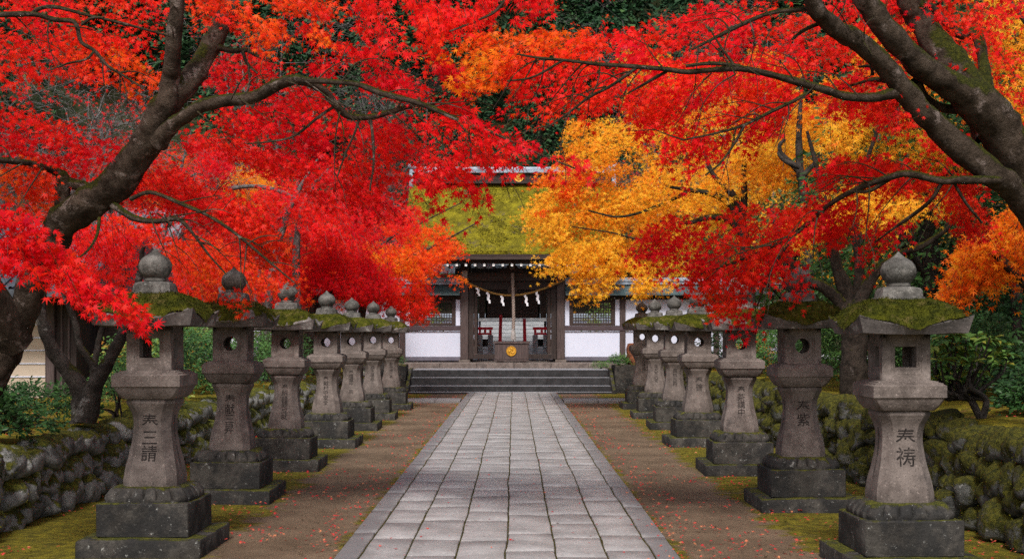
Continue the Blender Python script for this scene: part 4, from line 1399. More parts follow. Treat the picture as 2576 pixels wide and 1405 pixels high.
L1 = [
    limb([(-140, 1200, 72, 11), (-95, 1090, 56, 11), (-45, 985, 47, 11), (-6, 912, 42, 11), (38, 838, 40, 11), (74, 742, 39, 10.9), (128, 612, 40, 10.7), (160, 560, 42, 10.6), (215, 520, 43, 10.5), (290, 465, 41, 10.4), (350, 388, 39, 10.3), (398, 305, 37, 10.2), (438, 240, 33, 10.2), (482, 193, 29, 10.25), (522, 130, 25, 10.4), (560, 60, 22, 10.5), (598, -50, 18, 10.6), (660, -250, 12, 10.6), (700, -420, 6, 10.6)], n=22, lump=.16, seed=1),
    limb([(396, 320, 22, 10.2), (420, 262, 26, 10.12), (430, 200, 24, 10.1), (433, 150, 22, 10), (441, 60, 20, 9.9), (452, -60, 17, 9.8), (470, -300, 13, 9.6), (520, -560, 8, 9.4)], n=14, seed=2),
    limb([(395, 355, 28, 10.2), (432, 316, 20, 10.1), (470, 290, 18, 10), (515, 264, 17, 9.9), (580, 252, 16, 9.8), (640, 243, 16, 9.7), (700, 212, 15, 9.6), (740, 200, 13, 9.5), (780, 203, 8, 9.5), (840, 206, 7, 9.4), (900, 212, 7, 9.4), (960, 235, 8, 9.3), (1060, 262, 7, 9.2), (1150, 300, 5, 9.1), (1250, 338, 4, 9.0), (1350, 385, 3, 8.9), (1450, 425, 2, 8.9)], n=12, seed=4),
    limb([(735, 200, 12, 9.5), (775, 208, 11, 9.6), (815, 228, 11, 9.7), (845, 265, 10, 9.8), (878, 292, 9, 9.9), (930, 294, 8, 9.9), (985, 281, 7, 10), (1040, 266, 5, 10), (1090, 262, 3, 10)], n=10, seed=5),
    limb([(905, 296, 4, 9.9), (890, 340, 3, 9.9), (868, 390, 2.5, 9.9), (848, 445, 2, 9.9)], n=6, seed=6),
    limb([(932, 298, 4, 9.9), (938, 350, 4, 9.9), (940, 410, 3, 9.9), (930, 480, 2, 9.9)], n=6, seed=7),
    limb([(160, 545, 20, 10.6), (156, 500, 19, 10.6), (158, 450, 18, 10.6), (150, 436, 12, 10.6), (120, 424, 9, 10.5), (80, 412, 8, 10.3), (20, 404, 8, 10), (-60, 395, 7, 9.8), (-160, 360, 4, 9.6)], n=12, seed=8),
    limb([(235, 495, 16, 10.5), (210, 470, 15, 10.5), (180, 462, 14, 10.6), (160, 452, 14, 10.6)], n=12, seed=9),
    limb([(-110, 1040, 30, 11), (-190, 600, 24, 10.5), (-230, 250, 18, 9.8), (-160, 80, 13, 9.5), (-60, 40, 9, 9.4), (0, 37, 8, 9.4), (85, 36, 7, 9.4), (140, 50, 6.5, 9.4), (188, 57, 6, 9.4), (204, 105, 5, 9.4), (238, 128, 4.5, 9.4), (270, 165, 4, 9.4), (310, 190, 3, 9.4), (365, 225, 2, 9.4)], n=12, seed=10),
    limb([(80, 36, 6, 9.4), (100, 22, 5.5, 9.4), (140, 18, 5, 9.4), (220, 38, 4, 9.4), (320, 62, 3.5, 9.5), (430, 92, 2.5, 9.6)], n=8, seed=11),
    limb([(205, 62, 5, 9.4), (230, 46, 4, 9.4), (262, 44, 3, 9.4)], n=6, seed=12),
    limb([(236, 130, 4, 9.4), (215, 150, 3, 9.3), (170, 160, 2.5, 9.3), (120, 178, 2, 9.2)], n=6, seed=13),
    limb([(285, 515, 12, 10.4), (318, 538, 9, 10.2), (350, 552, 8, 10.1), (400, 556, 6, 9.9), (448, 552, 6, 9.8), (480, 580, 4, 9.8), (525, 640, 3, 9.8), (570, 690, 2, 9.8)], n=9, seed=14),
    limb([(250, 548, 5, 10.2), (244, 590, 4, 10), (225, 625, 3, 9.8), (190, 655, 2, 9.6)], n=6, seed=15),
    limb([(330, 500, 6, 10.2), (380, 484, 5, 10), (460, 514, 5, 9.8), (525, 543, 4.5, 9.7), (590, 585, 4, 9.6), (680, 660, 3, 9.6), (740, 710, 2, 9.6)], n=8, seed=16),
    limb([(545, 118, 9, 10.4), (585, 128, 7, 10.4), (620, 126, 6, 10.4), (660, 145, 4, 10.3), (720, 148, 2, 10.3)], n=8, seed=17),
    limb([(610, 128, 5, 10.4), (622, 160, 4, 10.4), (648, 185, 3, 10.4)], n=6, seed=18),
    limb([(625, 165, 3, 10.4), (628, 205, 3, 10.4), (622, 235, 2, 10.4)], n=6, seed=19),
    limb([(840, 268, 4, 9.8), (800, 295, 4, 9.8), (740, 342, 3, 9.8), (680, 356, 2.5, 9.8), (620, 362, 2, 9.8)], n=6, seed=20),
    limb([(1150, 300, 4, 9.1), (1180, 345, 3, 9.0), (1185, 400, 2, 9)], n=6, seed=21),
    limb([(-30, 1000, 22, 11), (-60, 780, 16, 9.8), (-70, 640, 12, 9.2), (-30, 600, 7, 9.0), (60, 640, 4, 8.9), (170, 710, 3, 8.8), (280, 760, 2, 8.8), (350, 785, 1.2, 8.8)], n=8, seed=22),
    limb([(1300, -40, 6, 9.5), (1250, 25, 4, 9.5), (1200, 52, 3, 9.5), (1130, 80, 2, 9.5)], n=6, seed=23),
    limb([(660, -250, 10, 10.6), (820, -260, 9, 10.3), (1050, -180, 8, 10), (1200, -110, 7, 9.7), (1300, -40, 6, 9.5)], n=8, seed=24),
]
P1 = pads([
    # upper left mass
    dict(poly=[(-150, -60), (420, -60), (432, 40), (415, 130), (398, 150), (340, 130), (250, 150), (150, 130), (0, 120), (-150, 120)], d=9.6, n=620, hue=.3, hs=.16, ang=25, gap=.33),
    dict(poly=[(-120, 90), (240, 100), (330, 135), (390, 200), (402, 285), (360, 268), (300, 235), (240, 222), (180, 205), (110, 195), (60, 222), (0, 240), (-120, 250)], d=9.5, n=430, hue=.46, hs=.2, ang=35, gap=.33, hgrad=(.06, .0)),
    # middle left
    dict(poly=[(-120, 255), (20, 272), (90, 302), (180, 338), (300, 366), (330, 392), (300, 440), (240, 468), (150, 436), (90, 425), (0, 400), (-120, 400)], d=9.9, n=420, hue=.28, hs=.16, ang=20, gap=.33),
    dict(poly=[(-120, 410), (60, 425), (140, 445), (140, 540), (110, 575), (60, 545), (0, 545), (-120, 560)], d=10.2, n=260, hue=.55, hs=.25, ang=30, gap=.36),
    # spray hanging in front of the first lantern
    dict(poly=[(-140, 520), (20, 545), (90, 566), (130, 628), (200, 690), (280, 735), (340, 765), (385, 795), (345, 805), (330, 838), (300, 815), (240, 790), (180, 745), (120, 705), (60, 700), (0, 690), (-140, 720)], d=8.6, back=0, dt=.6, n=420, hue=.27, hs=.14, ang=38, gap=.28, size=.052),
    # drooping tier right of the trunk
    dict(poly=[(335, 425), (420, 418), (500, 440), (560, 470), (620, 515), (690, 585), (730, 650), (775, 715), (740, 740), (690, 700), (640, 665), (570, 610), (500, 560), (430, 535), (340, 530), (300, 500)], d=10, n=760, hue=.33, hs=.16, ang=42, gap=.3, hgrad=(.03, .02)),
    dict(poly=[(210, 560), (300, 545), (430, 560), (520, 590), (600, 640), (670, 690), (700, 730), (640, 760), (570, 740), (560, 760), (520, 760), (440, 720), (380, 640), (320, 620), (250, 660), (200, 640)], d=13.4, back=.4, n=700, hue=.5, hs=.22, ang=45, gap=.36, hgrad=(.04, .03)),
    dict(poly=[(500, 735), (560, 728), (630, 742), (600, 775), (540, 782)], d=11.4, back=.1, dt=.5, n=26, hue=.5, hs=.12, ang=40, gap=.25),
    # mass right of the fork
    dict(poly=[(450, 335), (520, 290), (620, 262), (700, 235), (745, 215), (830, 240), (880, 308), (960, 305), (1030, 320), (1060, 390), (1030, 500), (990, 570), (930, 560), (860, 520), (790, 500), (720, 470), (640, 425), (560, 405), (470, 400)], d=10, n=1200, hue=.26, hs=.14, ang=28, gap=.32),
    dict(poly=[(470, 240), (560, 140), (700, 120), (760, 160), (720, 200), (600, 240), (520, 260)], d=10.5, n=150, hue=.25, hs=.1, ang=20, gap=.42),
    # top, between the limbs and the centre
    dict(poly=[(450, -60), (830, -60), (838, 105), (800, 120), (740, 75), (690, 85), (640, 60), (600, 90), (520, 70)], d=9.4, n=380, hue=.48, hs=.25, ang=30, gap=.36),
    dict(poly=[(640, 60), (760, 60), (830, 118), (760, 100), (690, 118), (640, 125)], d=9.3, n=70, hue=.68, hs=.16, ang=35, gap=.34),
    dict(poly=[(870, -60), (1340, -60), (1372, 20), (1330, 62), (1270, 70), (1200, 60), (1160, 105), (1090, 140), (1030, 150), (960, 110), (880, 90)], d=9.2, n=520, hue=.34, hs=.18, ang=70, gap=.46, gs=45, size=.05),
    # airy sprays reaching over to the gate
    dict(poly=[(760, 130), (900, 120), (1000, 160), (1120, 170), (1190, 250), (1250, 330), (1180, 340), (1080, 320), (1060, 280), (960, 250), (900, 225), (800, 190)], d=9.4, n=300, hue=.25, hs=.12, ang=30, gap=.52, gs=40, size=.05),
    dict(poly=[(1060, 330), (1180, 300), (1280, 345), (1380, 380), (1490, 440), (1440, 450), (1380, 432), (1290, 425), (1240, 450), (1230, 500), (1190, 470), (1120, 470), (1080, 520), (1050, 500), (1060, 420)], d=9.1, n=300, hue=.25, hs=.1, ang=35, gap=.44, gs=36, k=7, size=.05, back=.5),
    dict(poly=[(1000, 470), (1090, 470), (1240, 455), (1235, 505), (1150, 500), (1095, 525), (1040, 520)], d=9.1, dt=.5, n=64, hue=.24, hs=.06, ang=70, gap=.3, k=5, size=.06),
    # overhead, above the picture
    dict(poly=[(-700, -560), (900, -560), (1000, -80), (-700, -80)], d=9.0, dt=3, n=70, hue=.35, hs=.2, ang=30, gap=.4),  # unseen leaves added to cut the light on the near lanterns
    dict(poly=[(-700, -80), (-160, -80), (-160, 560), (-700, 560)], d=10.0, dt=2, n=400, hue=.35, hs=.2, ang=30, gap=.36),
])
def twiglets(path, n, d, seed, lo=70, hi=190, droop=40, r0=2.4):
    """fine shoots leaving a bough, in the plane of the bough and slightly towards or away from the path"""
    rr = np.random.default_rng(seed); out = []
    C = crom(np.array([(a, b, 0.) for a, b in path]), 8)[:, :2]
    T = unit(np.gradient(C, axis=0))
    for k in range(n):
        i = rr.integers(1, len(C)); s = rr.choice([-1, 1]); a = rr.uniform(.4, 1.1) * s
        dx, dy = T[i]; ex, ey = dx * math.cos(a) - dy * math.sin(a), dx * math.sin(a) + dy * math.cos(a)
        L_ = rr.uniform(lo, hi); w = rr.normal(0, .12) * L_
        p = [(C[i][0], C[i][1], r0, d)]
        for t in (.35, .7, 1):
            p.append((C[i][0] + ex * L_ * t - ey * w * math.sin(t * 3), C[i][1] + ey * L_ * t + ex * w * math.sin(t * 3) + droop * t * t, r0 * (1 - .72 * t), d + rr.normal(0, .12) * t))
        out.append(limb(p, n=5, sub=4, lump=.05, seed=k))
        q = p[2]
        out.append(limb([q, (q[0] + ex * 35 + ey * 22, q[1] + ey * 35 - ex * 22 + 8, 1.0, d), (q[0] + ex * 70 + ey * 34, q[1] + ey * 70 - ex * 34 + 22, .6, d)], n=4, sub=3, lump=.05, seed=k))
    return out


def overhead(s, n, seed):  # extra unseen foliage, added above the view to shade the near lanterns
    u = np.random.default_rng(seed).uniform(0, 1, (n * 2, 3))
    P = np.stack([s * (1.0 + 5.5 * u[:, 0]), 1.0 + 7 * u[:, 1], 4.5 + 2.0 * u[:, 2]], 1)
    P = P[fbm(P[:, 0] * .8, P[:, 1] * .8, seed, 3) > .42][:n]
    A = RNG.normal(0, 1, P.shape); A[:, 2] = -.3
    return (P, unit(A), .35 + .2 * (fbm(P[:, 0], P[:, 1], seed + 4) - .5), 8, .4, .058, 'maple', .8, .4, .5)


def bough(s, pts, seed): return tube(np.array([(s * a, b, c, r) for a, b, c, r in pts]), 9, 6, .12, seed)


L1 += twiglets([(470, 290), (580, 252), (740, 200), (900, 212), (1060, 262), (1250, 338)], 16, 9.3, 301) + twiglets([(800, 222), (880, 292), (1040, 266)], 7, 9.8, 302) + twiglets([(0, 37), (140, 50), (238, 128), (310, 190)], 8, 9.4, 303, 60, 130) \
    + twiglets([(380, 484), (525, 543), (680, 660)], 8, 9.6, 304, 60, 130) + twiglets([(300, 530), (448, 552), (560, 680)], 7, 9.7, 305, 60, 130) + twiglets([(120, 424), (20, 404), (-60, 395)], 5, 10, 306) + twiglets([(432, 150), (452, -60)], 5, 9.8, 307)
P1.append(overhead(-1, 120, 201))
L1 += [bough(-1, [(4.3, 11, 1.5, .17), (4.6, 9.5, 3.2, .13), (4.0, 7.5, 4.8, .10), (3.2, 5, 5.4, .06), (2.4, 2.6, 5.7, .02)], 210), bough(-1, [(4.0, 7.5, 4.8, .07), (2.6, 6.5, 5.2, .04), (1.4, 5.5, 5.3, .015)], 211)]
tree('maple_tree', 'leaning grey barked maple with scarlet crown, one long limb arching towards the gate', 'scarlet maples framing the path', tuple(at(-120, 1140, 11)), L1, P1, M['bark_l'], M['leaf_red'])

L2 = [
    limb([(2790, 1180, 120, 10.2), (2745, 950, 92, 10.2), (2690, 700, 74, 10.1), (2630, 520, 64, 10), (2572, 420, 60, 9.9), (2518, 338, 58, 9.8), (2452, 258, 52, 9.7), (2388, 216, 37, 9.6), (2320, 167, 32, 9.5), (2250, 100, 30, 9.4), (2197, 30, 29, 9.3), (2150, -40, 27, 9.2), (2080, -240, 20, 9.0), (2020, -440, 9, 8.7)], n=22, lump=.16, seed=31),
    limb([(2500, 330, 46, 9.8), (2442, 235, 47, 9.9), (2390, 155, 42, 10), (2350, 105, 35, 10.1), (2312, 46, 33, 10.2), (2284, -10, 33, 10.2), (2250, -200, 24, 10.2), (2220, -440, 12, 10.2)], n=18, lump=.18, seed=32),
    limb([(2660, 640, 44, 10.1), (2600, 540, 36, 9.9), (2540, 472, 34, 9.8), (2495, 436, 32, 9.7), (2395, 354, 30, 9.6), (2327, 290, 28, 9.5), (2275, 226, 28, 9.4), (2222, 162, 26, 9.3), (2168, 110, 25, 9.2), (2110, 75, 24, 9.1), (2072, 46, 22, 9), (2045, 5, 20, 8.9), (2025, -60, 17, 8.8), (1980, -260, 9, 8.6)], n=18, lump=.16, seed=33),
    limb([(2265, 232, 16, 9.4), (2225, 240, 13, 9.3), (2185, 246, 12, 9.2), (2120, 240, 11, 9.2), (2070, 224, 11, 9.1), (1970, 196, 9, 9), (1870, 173, 8.5, 8.9), (1795, 176, 7, 8.9), (1730, 181, 7, 8.8), (1685, 176, 6.5, 8.8), (1630, 170, 6, 8.7), (1510, 162, 5, 8.7), (1415, 151, 4, 8.6), (1350, 145, 3, 8.6), (1300, 136, 2, 8.6)], n=10, seed=34),
    limb([(1880, 174, 6, 8.9), (1840, 163, 5, 8.9), (1780, 160, 5, 8.8), (1725, 166, 4, 8.8)], n=8, seed=35),
    limb([(1850, 168, 4, 8.9), (1815, 120, 3, 8.9), (1790, 80, 2, 8.9)], n=6, seed=36),
    limb([(2040, 228, 5, 9.1), (2000, 252, 4.5, 9), (1945, 278, 4.5, 9), (1870, 315, 4, 8.9), (1800, 335, 3, 8.8), (1720, 352, 2, 8.8)], n=8, seed=37),
    limb([(1872, 316, 4, 8.9), (1845, 365, 3, 8.9), (1810, 412, 2.5, 8.9), (1775, 440, 2, 8.9)], n=6, seed=38),
    limb([(1605, 168, 4.5, 8.7), (1540, 214, 4, 8.7), (1480, 246, 4, 8.7), (1430, 284, 3, 8.7), (1370, 325, 2, 8.7)], n=7, seed=39),
    limb([(1680, 178, 4, 8.8), (1630, 206, 4, 8.8), (1578, 236, 2, 8.8)], n=7, seed=40),
    limb([(1415, 153, 3.5, 8.6), (1340, 194, 3, 8.6), (1275, 204, 2, 8.6)], n=6, seed=41),
    limb([(2060, 20, 8, 9), (2010, 24, 7, 9), (1940, 32, 6, 9), (1870, 60, 5.5, 9), (1800, 95, 4.5, 9), (1740, 125, 3, 9)], n=8, seed=42),
    limb([(2100, 58, 8, 9.1), (2060, 60, 6, 9.1), (2020, 78, 5, 9.1), (1992, 100, 3, 9.1)], n=8, seed=43),
    limb([(2600, 500, 18, 9.9), (2560, 458, 14, 9.8), (2495, 453, 11, 9.6), (2420, 453, 11, 9.5), (2360, 453, 10, 9.5), (2285, 437, 9.5, 9.5), (2230, 448, 8.5, 9.6), (2155, 476, 7.5, 9.8), (2090, 512, 6.5, 10), (2020, 572, 5.5, 10.3), (1970, 606, 4.5, 10.5), (1860, 656, 3.5, 10.8), (1760, 690, 2, 11)], n=10, seed=44),
    limb([(2240, 448, 6, 9.6), (2190, 478, 5, 9.7), (2150, 482, 4, 9.8)], n=7, seed=45),
    limb([(2368, 462, 6, 9.5), (2340, 505, 5, 9.6), (2290, 545, 5, 9.8), (2240, 580, 3, 10), (2200, 610, 2, 10.2)], n=8, seed=46),
    limb([(2010, 576, 4, 10.3), (1965, 640, 3.5, 10.5), (1930, 700, 3, 10.7), (1905, 770, 2, 10.9)], n=7, seed=47),
    limb([(2400, 460, 4, 9.5), (2430, 510, 4, 9.6), (2470, 560, 3, 9.7)], n=6, seed=48),
    limb([(2300, 10, 14, 10.2), (2340, 20, 12, 10.3), (2385, 66, 12, 10.4), (2425, 90, 13, 10.4), (2453, 80, 14, 10.4), (2466, 110, 14, 10.3), (2473, 150, 14, 10.2), (2478, 200, 17, 10), (2490, 290, 26, 9.9)], n=12, seed=49),
    limb([(2300, 205, 16, 9.6), (2322, 240, 12, 9.7), (2350, 263, 11, 9.8), (2385, 274, 12, 9.8), (2430, 275, 15, 9.8)], n=10, seed=50),
    limb([(2245, 205, 7, 9.4), (2200, 200, 6, 9.5), (2175, 205, 4, 9.5), (2120, 222, 3, 9.5)], n=8, seed=51),
    limb([(2195, 190, 5, 9.4), (2190, 168, 4, 9.4), (2160, 168, 3, 9.4)], n=6, seed=52),
]
P2 = pads([
    dict(poly=[(1840, -60), (2560, -60), (2540, 60), (2480, 150), (2400, 190), (2300, 180), (2200, 150), (2080, 120), (1960, 110), (1860, 90), (1790, 50)], d=9.3, n=720, hue=.3, hs=.18, ang=150, gap=.34),
    dict(poly=[(1560, 90), (1680, 60), (1800, 20), (1900, 60), (1990, 110), (2150, 140), (2260, 230), (2340, 300), (2230, 330), (2130, 300), (2060, 270), (1960, 260), (1850, 240), (1740, 230), (1640, 210), (1570, 160)], d=9.0, n=820, hue=.3, hs=.2, ang=155, gap=.33),
    dict(poly=[(1100, 150), (1180, 90), (1260, 80), (1390, 95), (1500, 80), (1600, 110), (1650, 180), (1600, 220), (1500, 210), (1430, 200), (1360, 230), (1290, 255), (1200, 235), (1120, 205)], d=8.7, size=.048, n=500, hue=.52, hs=.26, ang=160, gap=.35, hgrad=(-.06, 0)),
    dict(poly=[(1250, 215), (1350, 170), (1460, 190), (1440, 250), (1370, 290), (1300, 265)], d=8.7, dt=.7, n=80, hue=.28, hs=.1, ang=120, gap=.36),
    dict(poly=[(1340, 320), (1430, 250), (1520, 215), (1640, 200), (1760, 220), (1880, 230), (2000, 255), (1960, 300), (1890, 330), (1860, 300), (1760, 320), (1680, 360), (1610, 340), (1600, 300), (1510, 290), (1420, 310)], d=8.8, n=640, hue=.4, hs=.22, ang=140, gap=.36),
    dict(poly=[(1680, 330), (1800, 290), (1900, 300), (1990, 330), (1920, 360), (1870, 390), (1890, 410), (1820, 405), (1760, 440), (1720, 470), (1690, 430), (1650, 380)], d=8.9, dt=.9, n=190, hue=.26, hs=.1, ang=130, gap=.38),
    dict(poly=[(2060, 260), (2200, 250), (2330, 300), (2250, 335), (2180, 320), (2120, 330)], d=9.5, n=90, hue=.28, hs=.1, ang=120, gap=.4),
    # tier that droops over the lanterns
    dict(poly=[(1960, 500), (2050, 455), (2140, 402), (2200, 398), (2280, 410), (2380, 432), (2460, 440), (2485, 500), (2400, 478), (2320, 480), (2260, 500), (2180, 520), (2110, 570), (2040, 600), (1960, 600)], d=9.7, back=.5, dt=.8, n=500, hue=.33, hs=.14, ang=150, gap=.3),
    dict(poly=[(1590, 600), (1650, 575), (1760, 560), (1860, 535), (1960, 510), (2080, 510), (2040, 620), (1970, 700), (1900, 720), (1800, 720), (1720, 715), (1650, 690), (1580, 660)], d=10.6, back=.3, dt=.9, n=640, hue=.36, hs=.16, ang=150, gap=.3),
    dict(poly=[(1740, 690), (1850, 680), (1980, 660), (2060, 690), (1990, 740), (1935, 750), (1905, 800), (1880, 840), (1862, 850), (1845, 800), (1790, 790), (1775, 765), (1720, 720)], d=10.9, back=.2, dt=.7, n=250, hue=.38, hs=.2, ang=115, gap=.3, hgrad=(-.06, 0)),
    dict(poly=[(2060, 570), (2160, 540), (2200, 575), (2130, 620), (2060, 640)], d=10, dt=.8, n=80, hue=.34, hs=.12, ang=140, gap=.35),
    dict(poly=[(2200, 560), (2290, 560), (2300, 600), (2250, 640), (2200, 690), (2165, 690), (2170, 630)], d=9.9, dt=.6, n=66, hue=.27, hs=.08, ang=120, gap=.36),
    dict(poly=[(2290, 480), (2460, 480), (2485, 560), (2440, 590), (2400, 570), (2330, 520)], d=9.7, dt=.8, n=110, hue=.36, hs=.16, ang=60, gap=.38),
    dict(poly=[(2410, 560), (2510, 560), (2500, 620), (2430, 600)], d=9.9, dt=.6, n=26, hue=.28, hs=.08, ang=60, gap=.36),
    dict(poly=[(2420, 60), (2580, -40), (2640, 300), (2576, 420), (2500, 330), (2480, 200)], d=10.8, n=300, hue=.34, hs=.18, ang=60, gap=.38),
    dict(poly=[(2350, 320), (2440, 360), (2540, 470), (2500, 440), (2400, 400), (2300, 345)], d=10.6, n=90, hue=.3, hs=.12, ang=150, gap=.36),
    dict(poly=[(1500, -560), (3100, -560), (3100, -70), (1600, -70)], d=9.0, dt=3, n=70, hue=.35, hs=.2, ang=150, gap=.4),  # out of view, added to keep light off the near right lantern
    dict(poly=[(2640, -60), (3100, -60), (3100, 560), (2700, 560)], d=10, dt=2, n=500, hue=.35, hs=.2, ang=150, gap=.36),
])
L2 += twiglets([(2185, 246), (1970, 196), (1730, 181), (1510, 162), (1350, 145)], 18, 8.7, 311) + twiglets([(2000, 252), (1870, 315), (1720, 352)], 8, 8.8, 312, 60, 130) + twiglets([(2420, 453), (2285, 437), (2155, 476), (2020, 572), (1860, 656)], 15, 9.7, 313) \
    + twiglets([(2010, 24), (1870, 60), (1740, 125)], 7, 8.9, 314, 60, 130) + twiglets([(2222, 162), (2110, 76), (2045, 5)], 6, 9.0, 315) + twiglets([(1600, 170), (1480, 246), (1370, 325)], 6, 8.6, 316, 50, 110)
L2 += [bough(1, [(4.5, 10.2, 1.6, .2), (4.9, 8.8, 3.4, .15), (4.2, 7, 4.9, .10), (3.3, 4.6, 5.4, .06), (2.4, 2.4, 5.7, .02)], 212), bough(1, [(4.2, 7, 4.9, .07), (2.6, 6.2, 5.2, .04), (1.4, 5.4, 5.3, .015)], 213)]
tree('maple_tree', 'thick mossy trunked maple with several heavy limbs and scarlet crown, leaning in from the right', 'scarlet maples framing the path', tuple(at(2780, 1130, 10.2)), L2, P2, M['bark_r'], M['leaf_red'])

# ================================================================== TREES BEHIND THE LANTERNS
S = dict(kind='small', k=10, slen=.34, size=.075, up=.55, face=.7, spread=.5)


def small(lst, **o): return pads(lst, **{**S, **o})


# orange maple beyond the right edge
tree('maple_tree', 'orange leaved maple drooping beside the dark evergreens, right of the largest lantern', 'maples behind the lanterns', tuple(at(2720, 1010, 13.5)),
     [limb([(2720, 1010, 34), (2690, 860, 28), (2640, 770, 22), (2575, 705, 14), (2520, 655, 12), (2485, 612, 9), (2462, 588, 6), (2430, 560, 4)], 13.5, n=10, seed=60),
      limb([(2690, 860, 22), (2680, 600, 18), (2650, 300, 13), (2600, 100, 8), (2540, 0, 4)], 13.8, n=10, seed=61)],
     small([dict(poly=[(2700, 500), (2576, 520), (2530, 545), (2490, 610), (2440, 630), (2395, 680), (2375, 770), (2410, 785), (2450, 730), (2520, 735), (2576, 690), (2700, 720)], d=13.2, n=620, hue=.74, hs=.14, ang=145, gap=.3),
            dict(poly=[(2480, -60), (2700, -60), (2720, 500), (2576, 480), (2545, 410), (2510, 300), (2540, 200), (2490, 100)], d=14.3, n=760, hue=.88, hs=.22, ang=130, gap=.34)], size=.062),
     M['bark_m'], M['leaf_red'])
# yellow maple with the dark mossy trunk
tree('maple_tree', 'golden maple with a dark mossy forked trunk, rooted on the bank behind the lanterns', 'maples behind the lanterns', tuple(at(2150, 998, 16.9)),
     [limb([(2150, 1000, 38), (2148, 930, 33), (2150, 850, 31), (2142, 790, 32), (2135, 750, 22), (2112, 690, 17), (2092, 610, 13), (2078, 540, 10), (2060, 440, 7), (2030, 330, 4)], 16.9, n=14, seed=62),
      limb([(2150, 800, 22), (2172, 740, 17), (2200, 690, 14), (2262, 640, 9.5), (2310, 622, 8.5), (2350, 600, 7.5), (2400, 558, 6), (2440, 520, 4)], 16.7, n=10, seed=63),
      limb([(2140, 800, 24), (2110, 755, 18), (2070, 722, 16), (2030, 705, 14), (1990, 660, 11), (1960, 600, 8), (1940, 520, 5)], 16.9, n=10, seed=64),
      limb([(2155, 780, 18), (2162, 680, 13), (2150, 560, 10), (2170, 440, 7), (2210, 320, 4)], 17.2, n=10, seed=65)],
     small([dict(poly=[(1950, 560), (2060, 500), (2200, 480), (2330, 500), (2420, 470), (2440, 520), (2330, 545), (2200, 560), (2100, 570), (2000, 620)], d=17, dt=2.4, n=360, hue=.93, hs=.1, ang=120, gap=.42),
            dict(poly=[(2080, 290), (2300, 330), (2440, 400), (2460, 450), (2330, 420), (2200, 400), (2100, 380)], d=17.5, back=1, dt=2.4, n=430, hue=.9, hs=.12, ang=120, gap=.36)]),
     M['bark_d'], M['leaf_red'])
# yellow maples further back on the right
Y1 = [limb([(1900, 985, 20), (1890, 860, 18), (1880, 700, 16), (1868, 575, 14), (1840, 520, 10), (1800, 490, 8), (1740, 478, 6), (1680, 470, 3)], 26, n=10, seed=66),
      limb([(1872, 600, 12), (1845, 560, 10), (1795, 545, 8), (1730, 560, 5), (1660, 556, 3)], 26, n=8, seed=67),
      limb([(1868, 580, 12), (1850, 500, 9), (1795, 440, 6), (1770, 380, 4)], 26, n=8, seed=68),
      limb([(1866, 585, 9), (1872, 500, 8), (1872, 420, 6), (1880, 340, 3)], 26.3, n=8, seed=69),
      limb([(1740, 478, 5), (1650, 520, 4), (1560, 545, 3), (1480, 530, 2)], 26, n=6, seed=70),
      limb([(1700, 560, 4), (1620, 600, 3), (1540, 585, 2), (1440, 570, 1.5)], 26, n=6, seed=71)]
tree('maple_tree', 'spreading golden yellow maple reaching across the mossy gate roof', 'maples behind the lanterns', tuple(at(1900, 1010, 26)), Y1,
     small([dict(poly=[(1400, 420), (1440, 320), (1540, 300), (1660, 330), (1760, 420), (1860, 470), (1900, 560), (1850, 640), (1700, 650), (1600, 690), (1540, 690), (1430, 620), (1340, 610), (1300, 570), (1330, 530), (1420, 480)], d=26.5, back=1.6, dt=3, n=2000, hue=.93, hs=.14, ang=160, gap=.37, gs=75, hgrad=(.02, .03)),
            dict(poly=[(1390, 640), (1500, 600), (1620, 640), (1640, 690), (1580, 700), (1560, 730), (1500, 760), (1470, 745), (1430, 710), (1370, 690), (1345, 670)], d=26, dt=1.5, n=430, hue=.95, hs=.08, ang=150, gap=.28),
            dict(poly=[(1600, 690), (1700, 660), (1760, 690), (1720, 730), (1640, 745), (1590, 760)], d=26, dt=1.2, n=130, hue=.97, hs=.06, ang=150, gap=.35),
            dict(poly=[(1345, 620), (1335, 560), (1390, 490), (1450, 420), (1560, 410), (1600, 520), (1560, 640), (1450, 660)], d=27.5, back=1.2, dt=2.4, n=700, hue=.9, hs=.14, ang=160, gap=.2),
            dict(poly=[(1330, 500), (1400, 430), (1500, 420), (1430, 500), (1360, 560)], d=26.5, dt=1.5, n=150, hue=.72, hs=.12, ang=170, gap=.42),
            dict(poly=[(1560, 120), (1760, 200), (1900, 300), (2000, 420), (1900, 480), (1750, 400), (1600, 320)], d=29, dt=3, n=800, hue=.9, hs=.12, ang=150, gap=.33)]),
     M['bark_d'], M['leaf_red'])
Y2 = [limb([(2040, 985, 17), (2035, 800, 15), (2030, 600, 13), (2020, 470, 12), (2012, 430, 10), (2010, 340, 8), (2015, 240, 4)], 24, n=10, seed=72),
      limb([(2016, 440, 9), (1990, 410, 7), (1965, 385, 6), (1962, 365, 5), (1975, 350, 4)], 24, n=8, seed=73),
      limb([(2012, 420, 8), (1975, 405, 6), (1960, 390, 4), (1958, 380, 3)], 23.8, n=8, seed=74),
      limb([(2022, 440, 7), (2050, 410, 5), (2065, 385, 3)], 24, n=8, seed=75),
      limb([(2026, 520, 8), (2080, 470, 6), (2120, 380, 4), (2140, 300, 2)], 24.2, n=8, seed=76)]
